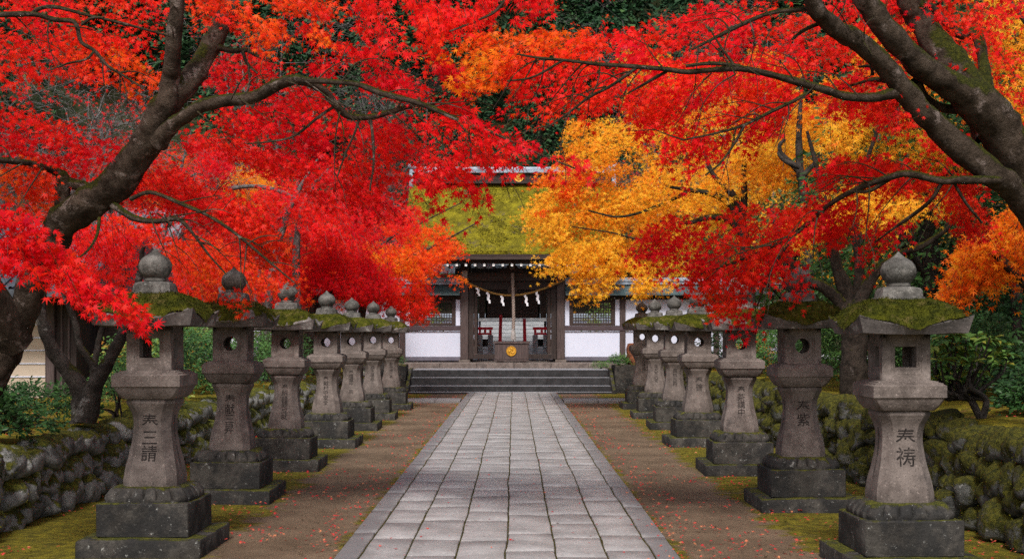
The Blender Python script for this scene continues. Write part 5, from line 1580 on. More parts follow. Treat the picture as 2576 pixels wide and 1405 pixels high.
tree('maple_tree', 'yellow maple with gnarled dark upright stem among the golden crowns', 'maples behind the lanterns', tuple(at(2040, 1010, 24)), Y2,
     small([dict(poly=[(1860, 330), (1960, 300), (2100, 290), (2150, 340), (2120, 430), (2060, 470), (1960, 490), (1860, 540), (1820, 470)], d=24.5, back=1.5, dt=2.6, n=800, hue=.94, hs=.12, ang=140, gap=.34),
            dict(poly=[(1800, 120), (2000, 160), (2200, 260), (2120, 320), (1950, 310), (1820, 260)], d=25, dt=3, n=560, hue=.86, hs=.14, ang=140, gap=.38)]),
     M['bark_m'], M['leaf_red'])
Y3 = [limb([(2270, 985, 17), (2262, 760, 14), (2258, 520, 12), (2256, 400, 11), (2256, 300, 7), (2270, 200, 4)], 22, n=10, seed=77),
      limb([(2258, 430, 9), (2285, 390, 7), (2310, 372, 6), (2360, 355, 4)], 22, n=8, seed=78),
      limb([(2256, 440, 8), (2220, 400, 6), (2245, 340, 4), (2300, 330, 3)], 22, n=8, seed=79),
      limb([(2170, 985, 14), (2160, 600, 12), (2152, 400, 10), (2150, 340, 7), (2130, 250, 4)], 23, n=8, seed=80),
      limb([(2152, 400, 7), (2110, 360, 5), (2080, 320, 3)], 23, n=8, seed=81), limb([(2152, 390, 7), (2180, 340, 5), (2200, 300, 3)], 23, n=8, seed=82)]
tree('maple_tree', 'amber maple with twin straight stems below the scarlet limbs', 'maples behind the lanterns', tuple(at(2270, 1010, 22)), Y3,
     small([dict(poly=[(2100, 300), (2250, 280), (2400, 330), (2480, 420), (2380, 440), (2250, 430), (2160, 440), (2080, 400)], d=22.5, back=1.5, dt=2.6, n=700, hue=.9, hs=.14, ang=130, gap=.34),
            dict(poly=[(2150, 100), (2350, 60), (2520, 200), (2500, 350), (2350, 300), (2200, 250)], d=23, dt=3, n=640, hue=.82, hs=.18, ang=130, gap=.36)]),
     M['bark_m'], M['leaf_red'])

# left: forked grey tree on the bank
tree('maple_tree', 'low maple forking into several lichen-grey stems beside the small building', 'maples behind the lanterns', tuple(at(208, 1048, 12.8)),
     [limb([(210, 1062, 35.3), (208, 1030, 30.2), (205, 990, 25.2), (190, 955, 21.8), (160, 920, 19.3), (128, 870, 16.8), (108, 815, 16.0), (100, 770, 14.3), (110, 700, 11.8), (140, 640, 8.4), (170, 560, 4.2)], 12.8, n=14, lump=.15, seed=83),
      limb([(215, 1060, 30.2), (225, 1010, 25.2), (240, 965, 20.2), (266, 920, 16.8), (292, 875, 15.1), (312, 835, 14.3), (330, 780, 11.8), (350, 700, 8.4), (360, 620, 5.0)], 12.6, n=14, lump=.15, seed=84),
      limb([(232, 985, 11.8), (236, 930, 10.1), (222, 900, 9.2), (200, 865, 8.4), (192, 820, 8.0), (184, 795, 7.6), (160, 740, 5.0), (150, 680, 3.4)], 13.2, n=10, seed=85),
      limb([(232, 975, 10.1), (238, 920, 8.4), (244, 880, 8.0), (256, 830, 7.6), (280, 770, 5.9), (330, 680, 3.4)], 13.4, n=10, seed=86)],
     small([dict(poly=[(90, 640), (180, 560), (300, 580), (360, 620), (330, 700), (300, 740), (240, 730), (180, 760), (120, 720)], d=12.9, dt=1.5, n=230, hue=.32, hs=.14, ang=60, gap=.36)], size=.06),
     M['bark_f'], M['leaf_red'])
# crimson and orange trees between the left lanterns and the gate
tree('maple_tree', 'dense crimson maple dome above the middle lanterns of the left row', 'maples behind the lanterns', tuple(at(800, 950, 30)),
     [limb([(800, 950, 18), (795, 860, 16), (790, 790, 14), (810, 745, 11), (850, 720, 8), (900, 690, 4)], 30, n=10, seed=87), limb([(795, 800, 11), (792, 760, 9), (770, 720, 6), (740, 690, 4)], 30, n=8, seed=88), limb([(798, 790, 10), (830, 752, 9), (850, 735, 7)], 29.8, n=8, seed=89)],
     small([dict(poly=[(640, 720), (690, 665), (760, 640), (830, 625), (900, 640), (960, 670), (1000, 710), (960, 745), (880, 750), (800, 745), (730, 760), (660, 765)], d=29.6, dt=2.2, n=1400, hue=.19, hs=.1, ang=60, gap=.27),
            dict(poly=[(860, 720), (960, 680), (1020, 720), (1080, 775), (1060, 800), (1010, 790), (960, 770), (880, 780)], d=29.8, dt=1.6, n=420, hue=.45, hs=.2, ang=40, gap=.3),
            dict(poly=[(600, 700), (700, 690), (780, 740), (740, 780), (640, 770)], d=31, dt=2, n=300, hue=.3, hs=.2, ang=50, gap=.36)]),
     M['bark_m'], M['leaf_red'])
tree('maple_tree', 'orange and pink maple hanging before the left gate wall', 'maples behind the lanterns', tuple(at(900, 1000, 31)),
     [limb([(900, 1000, 12), (905, 850, 11), (920, 740, 10), (960, 680, 7), (1020, 650, 5), (1090, 620, 3), (1200, 560, 1.5)], 31, n=8, seed=90), limb([(915, 750, 8), (930, 660, 6), (980, 600, 4), (1060, 560, 2), (1160, 510, 1.2)], 31.3, n=8, seed=91)],
     small([dict(poly=[(880, 660), (960, 610), (1060, 585), (1120, 600), (1165, 650), (1178, 715), (1120, 715), (1080, 700), (1040, 715), (980, 710), (900, 700)], d=31, dt=2.5, n=900, hue=.64, hs=.26, ang=40, gap=.3),
            dict(poly=[(960, 560), (1060, 520), (1140, 540), (1120, 590), (1040, 600), (960, 610)], d=32, dt=2, n=150, hue=.5, hs=.2, ang=30, gap=.42),
            dict(poly=[(980, 720), (1060, 715), (1088, 780), (1060, 810), (1010, 790)], d=30.5, dt=1.4, n=170, hue=.5, hs=.2, ang=40, gap=.3)]),
     M['bark_m'], M['leaf_red'])
tree('maple_tree', 'scarlet maple thicket with pale leaning stems in the middle distance', 'maples behind the lanterns', tuple(at(690, 1000, 27)),
     [limb([(660, 1000, 13), (670, 800, 12), (690, 660, 10), (715, 560, 9), (750, 480, 6), (800, 400, 3)], 27, n=8, seed=92), limb([(640, 760, 9), (680, 590, 7), (735, 510, 5), (800, 450, 3)], 27.5, n=8, seed=93), limb([(575, 475, 6), (640, 468, 5), (700, 480, 5), (745, 500, 4)], 26.5, n=8, seed=94),
      limb([(760, 1000, 12), (745, 700, 10), (752, 560, 8), (780, 480, 5), (830, 420, 3)], 28, n=8, seed=95)],
     small([dict(poly=[(480, 350), (620, 380), (760, 430), (900, 470), (1000, 480), (1060, 560), (1000, 620), (880, 640), (800, 600), (700, 560), (600, 480), (500, 420)], d=26.5, dt=3.5, n=1150, hue=.27, hs=.16, ang=40, gap=.36),
            dict(poly=[(560, 420), (680, 450), (720, 540), (660, 560), (580, 500)], d=30, dt=3, n=330, hue=.88, hs=.16, ang=60, gap=.38),
            dict(poly=[(720, 580), (840, 570), (880, 640), (780, 680), (730, 660)], d=29, dt=3, n=260, hue=.5, hs=.4, ang=60, gap=.38),
            dict(poly=[(420, 620), (600, 640), (740, 700), (700, 780), (560, 790), (440, 760)], d=26, dt=4, n=520, hue=.5, hs=.25, ang=60, gap=.36)]),
     M['bark_g'], M['leaf_red'])


# ------------------------------------------------------------------ generic trees further back (world placed)
def crown_anchors(x, y, z0, z1, rad, n, hue, hs, seed=0, gap=.3):
    out = []
    while sum(len(o) for o in out) < n:
        u = RNG.uniform(-1, 1, (n * 3, 3)); r2 = (u ** 2).sum(1)
        u = u[(r2 < 1) & (r2 > RNG.uniform(0, .6, len(u)))]
        p = np.stack([x + u[:, 0] * rad, y + u[:, 1] * rad, (z0 + z1) / 2 + u[:, 2] * (z1 - z0) / 2], 1)
        out.append(p[fbm(p[:, 0] * .9 + p[:, 1] * .6, p[:, 2] * 1.6 + seed, seed, 3) > gap])
    P = np.concatenate(out)[:n]
    A = P - np.array([x, y, (z0 + z1) / 2]); A[:, 2] *= .3; A = unit(A) + RNG.normal(0, .4, A.shape) + np.array([0, 0, -.25])
    h = hue + hs * (fbm(P[:, 0] * .7 + seed, P[:, 2] * .7 + P[:, 1] * .4, seed + 5, 3) - .5) * 2.4
    return P, A, h


def bg_maple(x, y, zb, h, rad, hue, hs, label, n=700, bark='bark_m', group='maples in the wood beyond', size=.1):
    rr = np.random.default_rng(int(abs(x * 31 + y * 17)))
    lim = [tube(np.array([(x, y, zb - .2, .2), (x + .1, y, zb + h * .25, .16), (x + rr.normal(0, .3), y, zb + h * .55, .11), (x + rr.normal(0, .6), y, zb + h * .9, .03)]), 8, 5, .12)]
    for k in range(7):
        a = rr.uniform(0, 6.28); z = zb + h * rr.uniform(.22, .5)
        lim.append(tube(np.array([(x, y, z, .09), (x + math.cos(a) * rad * .4, y + math.sin(a) * rad * .4, z + h * .2, .06), (x + math.cos(a) * rad * .85, y + math.sin(a) * rad * .85, z + h * .32, .02)]), 6, 4, .1))
    P, A, hu = crown_anchors(x, y, zb + h * .3, zb + h, rad, n, hue, hs, int(abs(x * 7 + y)))
    return tree('maple_tree', label, group, (x, y, zb), lim, [(P, A, hu, 9, .45, size, 'small', .6, .7, .55)], M[bark], M['leaf_red'])


bg_maple(-9.5, 33, .5, 6.0, 2.6, .3, .25, 'red maple in the wood, behind the grey bare trees')
bg_maple(-6.2, 37, .5, 6.2, 2.4, .42, .3, 'orange red maple next to the left gate wall', 900)
bg_maple(-12.5, 42, .5, 7.5, 3.0, .5, .35, 'tall russet maple far off in the left wood', 800)
bg_maple(9.3, 36, .6, 7.5, 3.1, .9, .14, 'tall yellow maple behind the right gate wall', 1100)
bg_maple(13.5, 30, .6, 8.5, 3.4, .8, .2, 'tall orange maple deep in the right wood', 1000)
bg_maple(6.8, 44, .8, 8, 2.6, .95, .08, 'pale golden maple rising behind the gate roof', 800)
bg_maple(-4.4, 50, .8, 7, 2.4, .2, .2, 'dusky red maple rising behind the gate ridge', 600)


def bare(x, y, zb, h, rad, label, seed, bark='bark_g', nl=90, hue=.25, twn=170, lean=0):
    """leafless tree: stems, boughs and a haze of twigs"""
    rr = np.random.default_rng(seed)
    lim = []; tips = []
    for k in range(4):
        a = rr.uniform(0, 6.28); r1 = rad * rr.uniform(.5, 1)
        p = np.array([(x, y, zb - .2, .13), (x + math.cos(a) * r1 * .2 + lean * .1, y + math.sin(a) * r1 * .2, zb + h * .3, .10), (x + math.cos(a) * r1 * .6 + lean * .5, y + math.sin(a) * r1 * .6, zb + h * .65, .06), (x + math.cos(a) * r1 + lean, y + math.sin(a) * r1, zb + h, .012)])
        lim.append(tube(p, 8, 6, .12, k)); C = crom(p, 8)[8:]
        for j in range(10):
            q = C[rr.integers(0, len(C))]; b = rr.uniform(0, 6.28); l = rad * rr.uniform(.4, .8)
            e = np.array([q[0] + math.cos(b) * l, q[1] + math.sin(b) * l, q[2] + l * rr.uniform(.1, .8)])
            m = (q[:3] + e) / 2 + rr.normal(0, .1, 3)
            pp = np.array([(*q[:3], q[3] * .5), (*m, q[3] * .3), (*e, .006)])
            lim.append(tube(pp, 5, 5, .1)); tips.append(crom(pp, 6)[4:, :3])
    T = np.concatenate(tips); n = twn * 14
    P = T[rr.integers(0, len(T), n)] + rr.normal(0, .25, (n, 3)); A = rr.normal(0, 1, (n, 3)); A[:, 2] = np.abs(A[:, 2]) * .6; A = unit(A)
    L_ = rr.uniform(.3, .8, (n, 1)); sd_ = unit(np.cross(A, rr.normal(0, 1, (n, 3)))) * .006
    m = P + A * L_ * .5 + rr.normal(0, .05, (n, 3)); e = P + A * L_ + rr.normal(0, .1, (n, 3))
    TV = np.stack([P - sd_, P + sd_, m + sd_ * .7, m - sd_ * .7, e], 1).reshape(-1, 3)
    o_ = (np.arange(n) * 5)[:, None]
    lim.append((TV, [np.array([[0, 1, 2, 3]]) + o_, np.array([[3, 2, 4]]) + o_]))
    ls = []
    if nl:
        q = P[rr.integers(0, n, nl)]
        ls = [(q, unit(rr.normal(0, 1, q.shape) + np.array([0, 0, -.4])), np.clip(hue + rr.normal(0, .1, nl), 0, 1), 6, .35, .07, 'small', .5, .8, .6)]
    return tree('bare_tree', label, 'bare trees in the wood', (x, y, zb), lim, ls, M[bark], M['leaf_red'])


bare(-9.4, 24, .4, 5.6, 2.6, 'bare grey tree with spreading stems seen under the upper left red leaves', 1, nl=230)
bare(-7.9, 27, .4, 5.8, 2.6, 'bare grey tree with a slanting stem left of the long arching limb', 2, nl=260, lean=.8)
bare(-11.5, 30, .4, 7.0, 3.0, 'twiggy bare tree deep in the left wood beside the russet maple', 3, nl=260)
bare(-6.0, 41, .6, 9.0, 3.2, 'tall twiggy brown tree behind the scarlet leaves left of the gate roof', 4, 'bark_m', nl=180, twn=260)
bare(-9.0, 47, .6, 12.0, 3.6, 'tall bare tree with pale branches below the dark hill', 5, nl=120, twn=260)
bare(-3.6, 46, .8, 9.5, 2.2, 'thin bare tree standing behind the gate ridge', 6, nl=70, twn=160)
bare(6.5, 52, .8, 13.0, 3.4, 'tall bare tree with sparse pinkish leaves at the foot of the hill', 7, nl=420, twn=300, hue=.5)
bare(9.5, 50, .8, 12.5, 3.2, 'bare tree with a few salmon leaves beyond the yellow maples', 8, nl=300, twn=240, hue=.6)

# dark evergreens
CK = dict()


def conifer(x, y, zb, h, rad, label, seed, n=700):
    rr = np.random.default_rng(seed)
    t = rr.uniform(.05, 1, n) ** .8; a = rr.uniform(0, 6.28, n)
    r = rad * (1 - t * .93) * (.75 + .35 * vn(t * 14, a * 1.2, seed)) * rr.uniform(.35, 1, n) ** .5
    P = np.stack([x + np.cos(a) * r, y + np.sin(a) * r, zb + h * (.12 + .88 * t)], 1)
    A = np.stack([np.cos(a), np.sin(a), -.25 + rr.normal(0, .25, n)], 1)
    ls = [(P, A, np.clip(.35 + rr.normal(0, .22, n) + .25 * (r / rad - .5), 0, 1), 8, .5, .19, 'needle', .9, .3, .45)]
    lim = [tube(np.array([(x, y, zb - .4, .3), (x, y, zb + h * .5, .2), (x, y, zb + h * .97, .03)]), 8, 5, .1)]
    return lim, ls


def cedar(x, y, h, rad, label, seed, zb=None, n=700):
    zb = float(hillz(np.array([x]), np.array([y]))[0]) if zb is None else zb
    lim, ls = conifer(x, y, zb, h, rad, label, seed, n)
    return tree('cedar_tree', label, 'cedars on the hillside', (x, y, zb), lim, ls, M['bark_m'], M['conifer'])


q = 0
CED = [(-2.4, 62, 15, 3.0, 'dark cedar directly above the left half of the gate ridge'), (1.2, 63, 16, 3.1, 'dark cedar directly above the gilded ridge crest'), (4.6, 64, 15, 3.0, 'dark cedar in the gap right of the ridge crest'), (-6.6, 64, 17, 3.3, 'dark cedar behind the tall twiggy brown tree'),
       (-11.5, 63, 16, 3.4, 'dark cedar in the wood behind the bare trees'), (8.6, 64, 15, 3.2, 'dark cedar behind the bare salmon leaved tree'), (13.5, 62, 16, 3.6, 'dark cedar behind the tall yellow maples')]
for (x, y, h, rd, lb) in CED:
    q += 1; cedar(x, y, h, rd, lb, 100 + q, n=1700)
FV, FF, FH, o_ = [], [], [], 0
TVs = []
for k in range(150):
    y = RNG.uniform(70, 118); x = RNG.uniform(-.52, .52) * y
    zb = float(hillz(np.array([x]), np.array([y]))[0]); h = RNG.uniform(11, 17)
    lim, ls = conifer(x, y, zb, h, RNG.uniform(2.4, 3.6), '', 300 + k, 330)
    P, A, hu, kk, sl, sz, kd, u_, f_, sp = ls[0]
    (v, f, hh), tw = sprays(P, A, hu, 6, .8, .38, kd, u_, f_, sp)
    FV.append(v); FF.append(f + o_); FH.append(hh); o_ += len(v)
props(mesh('far_forest', np.concatenate(FV), np.concatenate(FF), M['conifer'], None, 180, np.concatenate(FH)), kind='stuff')


# ------------------------------------------------------------------ broadleaf evergreens and shrubs
def shrub(x, y, zb, rx, ry_, h, label, n, size, hue, hs, seed, group='green shrubs on the banks', kind='oval', k=7, nst=7, flat=.5, cat='shrub', name='shrub', slen=.16, rst=.014):
    rr = np.random.default_rng(seed)
    u = rr.normal(0, 1, (n, 3)); u = unit(u) * rr.uniform(.45, 1, (n, 1)) ** .5
    u[:, 2] = np.abs(u[:, 2]) * 1.0 - .12
    f = 1 + .55 * (fbm(u[:, 0] * 2.2 + seed, u[:, 1] * 2.2 + u[:, 2] * 2, seed, 3) - .5)
    P = np.stack([u[:, 0] * rx * f, u[:, 1] * ry_ * f, h * (.2 + .8 * u[:, 2] * f)], 1)
    P[:, 2] = np.maximum(P[:, 2], .04)
    A = unit(u + np.array([0, 0, .35]) + rr.normal(0, .4, u.shape))
    hu = np.clip(hue + hs * (fbm(P[:, 0] * 3 + seed, P[:, 2] * 3 + P[:, 1], seed + 1, 3) - .5) * 2.2, 0, 1)
    L, T = sprays(P, A, hu, k, slen, size, kind, .8, .5, .4)
    lim = []
    for i in range(nst):
        p = P[rr.integers(0, n)]
        lim.append(tube(np.array([(rr.normal(0, rx * .12), rr.normal(0, ry_ * .12), -.08, rst), (p[0] * .35, p[1] * .35, p[2] * .45, rst * .8), (p[0] * .9, p[1] * .9, p[2] * .92, rst * .35)]), 6, 5, .15, i))
    root = empty(name, (x, y, zb), label, cat, group)
    V, F = join(lim + [T]); mesh('stem', V, F, M['bark_m'], root, 180)
    mesh('foliage', L[0], L[1], M['leaf_green'], root, 180, L[2])
    return root


def bz(x, y): return (H_L if x < 0 else H_R) + .06


shrub(-4.6, 11.0, bz(-1, 0), .5, .45, .40, 'leafy green shrub on bare stems on the bank, in front of the building', 260, .06, .3, .35, 1, flat=.3)
shrub(-5.1, 13.4, bz(-1, 0), .7, .6, .40, 'rounded dark shrub at the foot of the forked grey maple', 420, .05, .3, .3, 2)
shrub(-4.5, 14.6, bz(-1, 0), .55, .5, .62, 'twiggy shrub between the forked maple and the front lantern', 200, .05, .35, .35, 3)
shrub(-4.8, 16.4, bz(-1, 0), .5, .6, 1.05, 'shrub speckled with orange leaves behind the forked maple', 380, .055, .62, .6, 4)
shrub(-4.9, 18.0, bz(-1, 0), .8, .8, 1.25, 'glossy green shrub filling the gap between the first and second left lanterns', 700, .055, .4, .35, 5)
shrub(-5.4, 21.0, bz(-1, 0), .9, .9, 1.25, 'green shrub behind the second left lantern', 620, .055, .42, .35, 6)
shrub(-4.8, 22.6, bz(-1, 0), .7, .8, 1.0, 'green shrub behind the third left lantern', 560, .055, .38, .35, 7)
shrub(-5.0, 26.2, bz(-1, 0), .9, .9, 1.1, 'green shrub near the fourth left lantern', 560, .06, .42, .35, 8)
shrub(-5.2, 30, bz(-1, 0), .9, .9, 1.1, 'green shrub near the far end of the left bank', 480, .06, .45, .4, 9)
shrub(-7.2, 24, .5, 1.4, 1.2, 1.6, 'broad shrub mound under the bare grey trees', 900, .07, .5, .5, 10)
shrub(-8.5, 29, .5, 1.6, 1.4, 1.8, 'large russet tinged shrub in the left wood', 900, .08, .72, .5, 11)
shrub(-5.3, 20.0, bz(-1, 0) + .1, .45, .45, 1.35, 'yellow green feathery shrub rising beside the front lantern', 320, .05, .82, .12, 12, nst=10)
# right
shrub(4.9, 18.6, bz(1, 0), .9, .7, 1.25, 'dense green shrub just left of the dark mossy trunk', 900, .05, .42, .3, 21)
shrub(5.4, 15.0, bz(1, 0), .55, .6, 1.1, 'dark green shrub just right of the mossy trunk', 520, .05, .25, .3, 22)
shrub(4.7, 21.6, bz(1, 0), .8, .8, 1.25, 'green shrub behind the third right lantern', 720, .055, .4, .3, 23)
shrub(5.0, 25.0, bz(1, 0), .9, .9, 1.1, 'green shrub behind the fourth right lantern', 560, .06, .4, .35, 24)
shrub(4.55, 24.2, bz(1, 0), .32, .3, .75, 'dry tan and red shrub behind the third right lantern', 200, .05, .98, .1, 28)
shrub(5.0, 30, bz(1, 0), .9, .9, 1.0, 'green shrub near the far end of the right bank', 480, .06, .4, .35, 25)
shrub(5.9, 13.6, bz(1, 0), .7, .8, .85, 'shadowy shrub behind the rhododendron', 620, .07, .2, .25, 26)
shrub(5.15, 12.2, bz(1, 0), .45, .5, .5, 'low dark shrub right of the rhododendron', 300, .07, .25, .25, 27)
shrub(6.6, 16.8, bz(1, 0) - .1, 1.4, 1.0, 1.9, 'tall dark evergreen shrub below the orange maple', 1100, .08, .2, .3, 29)
shrub(7.4, 21, .7, 1.6, 1.2, 2.4, 'high evergreen shrub deep in the right wood', 1000, .09, .25, .3, 30)
# plants on the blocks beside the stairs
shrub(-3.45, 36.15, .78, .26, .22, .34, 'small ivy covered plant left of the stairs', 110, .045, .35, .4, 31, nst=4, name='plant', cat='plant', group='plants beside the stairs')
shrub(2.95, 35.9, .76, .26, .22, .26, 'small green plant on the right stone block', 110, .05, .5, .4, 32, nst=4, name='plant', cat='plant', group='plants beside the stairs')
shrub(2.52, 37.3, .62, .2, .12, .2, 'grey green tuft at the top corner of the stairs', 80, .035, .6, .3, 33, nst=3, name='plant', cat='plant', group='plants beside the stairs')

shrub(-3.4, 46.5, .77, 1.2, .7, 2.5, 'pale green garden bush behind the left lattice window', 420, .07, .8, .2, 34, group='bushes in the inner court')
shrub(3.5, 46.5, .77, 1.2, .7, 2.5, 'pale green garden bush behind the right lattice window', 420, .07, .8, .2, 35, group='bushes in the inner court')
# rhododendron: crooked stems and rosettes of long leaves
rb = at(2470, 1035, 11.6); rb[2] = bz(1, 0)
rho = empty('rhododendron', tuple(rb), 'rhododendron with crooked bare stems and long drooping leaves on the mossy bank', 'shrub')
rr = np.random.default_rng(5)
stems, tips = [], []
for (x, y) in [(2350, 870), (2375, 850), (2400, 838), (2430, 850), (2460, 845), (2490, 850), (2515, 868), (2365, 905), (2395, 885), (2430, 880), (2470, 880), (2500, 895), (2380, 930), (2410, 915), (2445, 910), (2340, 900), (2405, 865), (2535, 890), (2420, 950), (2360, 950), (2475, 860), (2350, 925), (2520, 915), (2455, 935), (2390, 955)]:
    t = at(x, y, 11.6 + rr.normal(0, .22)); tips.append(t)
    m = at(2400 + (x - 2400) * .5 + rr.normal(0, 10), 985 + (y - 900) * .3, 11.6 + rr.normal(0, .1))
    k0 = at(2440 if x < 2450 else 2480, 1005, 11.6)
    st_ = rb + np.array([0, 0, -.05])
    stems.append(tube(np.array([(*st_, .028), (*k0, .024), (*m, .016), (*(m * .4 + t * .6 + rr.normal(0, .03, 3)), .01), (*t, .006)]), 8, 6, .18, int(x)))
P, A, N, S_, H_ = [], [], [], [], []
for t in tips:
    for k in range(15):
        a = rr.uniform(0, 6.28)
        ax = np.array([math.cos(a), math.sin(a), rr.uniform(-.55, .45)])
        P.append(t + ax * .02); A.append(ax); N.append(np.array([0, 0, 1.]) + rr.normal(0, .3, 3)); S_.append(rr.uniform(.09, .16)); H_.append(np.clip(.68 + rr.normal(0, .13), 0, .87))
V, F = join(stems); mesh('stem', V - rb, F, M['bark_m'], rho, 180)
LV, LF, LH = leaves(np.array(P), np.array(A), np.array(N), np.array(S_), np.array(H_), 'oval')
mesh('foliage', LV - rb, LF, M['leaf_green'], rho, 180, LH)


def evergreen(x, y, zb, h, rad, label, seed, n=900, hue=.3, size=.12, z0=.12):
    rr = np.random.default_rng(seed)
    P, A, hu = crown_anchors(x, y, zb + h * z0, zb + h, rad, n, hue, .3, seed, .34)
    lim = [tube(np.array([(x, y, zb - .3, .17), (x + .05, y, zb + h * .4, .13), (x + rr.normal(0, .3), y, zb + h * .9, .03)]), 9, 5, .12)]
    for k in range(6):
        a = rr.uniform(0, 6.28); z = zb + h * rr.uniform(.2, .6)
        lim.append(tube(np.array([(x, y, z, .06), (x + math.cos(a) * rad * .5, y + math.sin(a) * rad * .5, z + h * .12, .04), (x + math.cos(a) * rad, y + math.sin(a) * rad, z + h * .15, .012)]), 6, 4, .1))
    return tree('evergreen_tree', label, 'dark evergreen trees in the right wood', (x, y, zb), lim, [(P, A, hu, 7, .4, size, 'oval', .8, .5, .5)], M['bark_m'], M['leaf_green'])


evergreen(6.2, 19.2, .7, 5.2, 1.7, 'dark evergreen tree behind the mossy forked trunk', 41)
evergreen(8.4, 18.2, .7, 6.5, 2.2, 'tall shadowy evergreen tree behind the rhododendron', 42, 1300)
evergreen(7.6, 24.5, .7, 5.5, 2.2, 'evergreen tree between the golden maples and the shadowy evergreen', 43, 1000, .38)
evergreen(10.5, 25, .7, 7.5, 2.6, 'large evergreen tree at the edge of the right wood', 44, 1100)
evergreen(6.4, 30.0, .7, 4.6, 1.9, 'evergreen tree behind the far right lanterns', 45, 800, .4)
V, F = limb([(2562, 1010, 16), (2560, 850, 15), (2556, 700, 15), (2560, 400, 13), (2560, 50, 9)], 16.3, n=10, seed=97)
b = at(2562, 1010, 16.3)
P, A, hu = crown_anchors(b[0], b[1], 4.5, 9, 1.6, 500, .3, .3, 77, .34)
tree('cedar_tree', 'straight brown cedar trunk at the far right of the bank', None, tuple(b), [(V, F)], [(P, A, hu, 7, .4, .14, 'oval', .8, .5, .5)], M['bark_m'], M['leaf_green'])

# ------------------------------------------------------------------ buildings at the left
hs_ = empty('storehouse', (-7.2, 19.2, .3), 'beige plastered building with horizontal seams, dark posts and low tiled roof', 'building')


def sb(name, lst, mat, bevel=.01, parent=None): return boxes(name, [(a + 7.2, b + 7.2, c - 19.2, d - 19.2, e - .3, f - .3) for a, b, c, d, e, f in lst], mat, parent or hs_, bevel)


wl, wr = -12.0, DX(116, 18)
sb('wall', [(wl, wr, 18.0, 22, .3, 2.08)], M['beige'], .004)
for yy in (815, 848, 880, 913, 946):
    z = DZ(yy, 18)
    sb('seam', [(wl, wr - .002, 17.985, 17.998, z - .012, z + .002)], M['plaster'], .002)
sb('corner_post', [(wr + .002, wr + .13, 17.95, 18.12, .3, 2.1)], M['wood_post'])
sb('board_wall', [(wr + .133, wr + .42, 18.02, 21.5, .3, 2.08)], M['wood_dark'], .004)
for x in (wr + .2, wr + .3):
    sb('batten', [(x, x + .03, 18.0, 18.018, .3, 2.05)], M['wood_post'], .004)
sb('board_wall', [(wr + .423, wr + .75, 18.9, 21.5, .3, 2.05)], M['wood_beam'], .004)
bm = bmesh.new()
pts = [(-.75, 2.1), (-.75, 2.2), (1.9, 3.3), (4.6, 2.2), (4.6, 2.1)]
a = [bm.verts.new((wl + 7.2, 18 + y - 19.2, z - .3)) for y, z in pts]; b = [bm.verts.new((wr + .75 + 7.2, 18 + y - 19.2, z - .3)) for y, z in pts]
bm.faces.new(a); bm.faces.new(b[::-1])
for i in range(5): bm.faces.new([a[i], b[i], b[(i + 1) % 5], a[(i + 1) % 5]])
rf = from_bm('roof', bm, M['tile_dark'], hs_)
rows = []
for x in np.arange(wl + .1, wr + .75, .16):
    rows.append(tube(np.array([(x + 7.2, 18 - .76 - 19.2, 2.21 - .3, .035), (x + 7.2, 18 + .6 - 19.2, 2.775 - .3, .035), (x + 7.2, 19.9 - 19.2, 3.31 - .3, .035)]), 6, 1, 0))
V, F = join(rows); mesh('tile_ridge', V, F, M['tile_dark'], rf, 60)
hb_ = empty('hall', (-9.7, 32, .3), 'hall with pale reflective tiled roof glimpsed through the leaves above the front lantern', 'building')
boxes('wall', [(-1.0, 1.0, -1.2, 3, 0, 2.5)], M['beige'], hb_)
bm = bmesh.new()
pts = [(-2.2, 2.45), (-2.2, 2.58), (.9, 4.5), (4, 2.58), (4, 2.45)]
a = [bm.verts.new((-1.4, y, z)) for y, z in pts]; b = [bm.verts.new((1.4, y, z)) for y, z in pts]
bm.faces.new(a); bm.faces.new(b[::-1])
for i in range(5): bm.faces.new([a[i], b[i], b[(i + 1) % 5], a[(i + 1) % 5]])
M['tile_pale'] = stone('pale_roof_tile', (.12, .135, .16), (.32, .345, .385), 6, .3, rough=.35, bump=.4, gscale=14)
rf = from_bm('roof', bm, M['tile_pale'], hb_)
rows = []
for x in np.arange(-1.3, 1.4, .26):
    rows.append(tube(np.array([(x, -2.21, 2.59, .06), (x, -.6, 3.59, .06), (x, .9, 4.52, .06)]), 6, 1, 0))
V, F = join(rows); mesh('tile_ridge', V, F, M['tile_pale'], rf, 60)

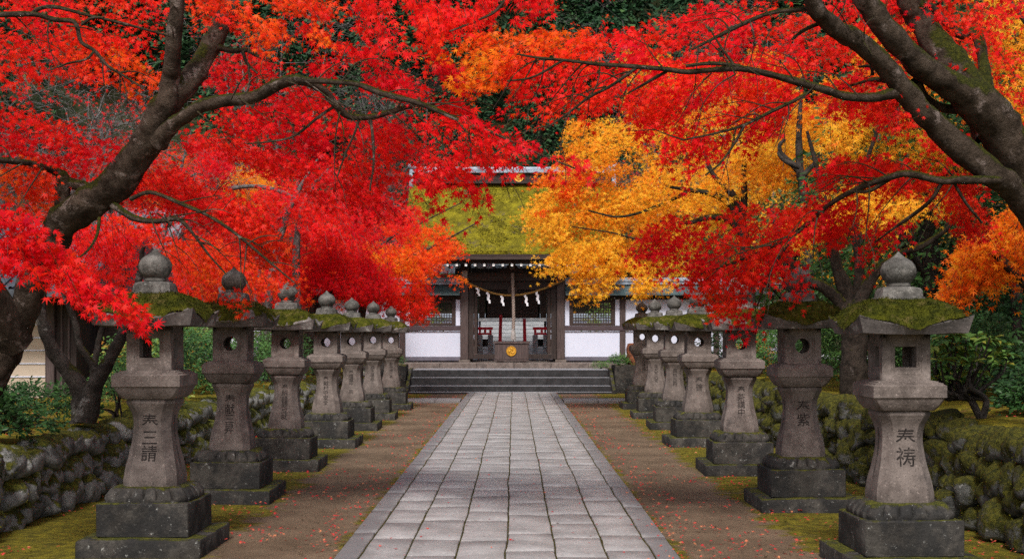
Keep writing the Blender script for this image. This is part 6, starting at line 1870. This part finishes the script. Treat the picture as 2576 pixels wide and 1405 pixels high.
# small stones in the packed earth
iv, if_ = ICO[1]
n = 1500
x = RNG.uniform(1.3, 3.6, n) * np.where(RNG.random(n) < .5, -1, 1); y = 7.5 + 26 * RNG.random(n) ** 1.5
s_ = RNG.uniform(.004, .013, n)
V = np.stack([x, y, s_ * .1 - .005 + .01], 1)[:, None] + iv[None] * s_[:, None, None] * RNG.uniform(.6, 1.3, (n, 1, 3)) * np.array([1, 1, .6])
F = if_[None] + (np.arange(n) * len(iv))[:, None, None]
props(mesh('gravel', V.reshape(-1, 3), F.reshape(-1, 3), M['rock_chip'] if 'rock_chip' in M else M['ground'], None, 180), kind='stuff')

# ================================================================== FALLEN LEAVES
n = 14000
x = RNG.uniform(-4, 3.7, n); y = 7.5 + 27 * RNG.random(n) ** 1.6
onp = (x > -1.25) & (x < 1.155)
keep = np.where(onp, (RNG.random(n) < .05) | ((RNG.random(n) < .2) & (np.abs(np.abs(x + .05) - 1.2) < .08)), fbm(x * 1.3, y * 1.1, 61, 4) + .32 * (np.abs(np.abs(x + .05) - 1.38) < .2) + .09 * (np.abs(x) > 2) > .53 + .1 * RNG.random(n))
x, y = x[keep], y[keep]; onp = onp[keep]
z = np.where(onp, .058, .012 + .012)
u = RNG.uniform(.25, 3, 4000); yb = 7.5 + 25 * RNG.random(4000) ** 1.4; sg = RNG.integers(0, 2, 4000) * 2 - 1
kb = fbm(u * 1.5, yb * .9, 63, 3) > .42
u, yb, sg = u[kb], yb[kb], sg[kb]
xb = np.where(sg < 0, WALL_L - u - .2, WALL_R + u + .2); zb_ = np.where(sg < 0, H_L, H_R) - .07 + .1 * np.minimum(u, 1.6) + .055
P = np.concatenate([np.stack([x, y, z], 1), np.stack([xb, yb, zb_], 1)])
a = RNG.uniform(0, 6.28, len(P))
A = np.stack([np.cos(a), np.sin(a), RNG.normal(0, .15, len(P))], 1)
N = np.stack([RNG.normal(0, .25, len(P)), RNG.normal(-.1, .25, len(P)), np.ones(len(P))], 1)
LV, LF, LH = leaves(P, A, N, RNG.uniform(.016, .032, len(P)), RNG.uniform(0, 1, len(P)) ** 1.3, 'maple')
props(mesh('fallen_leaves', LV, LF, M['litter'], None, 180, LH), kind='stuff')
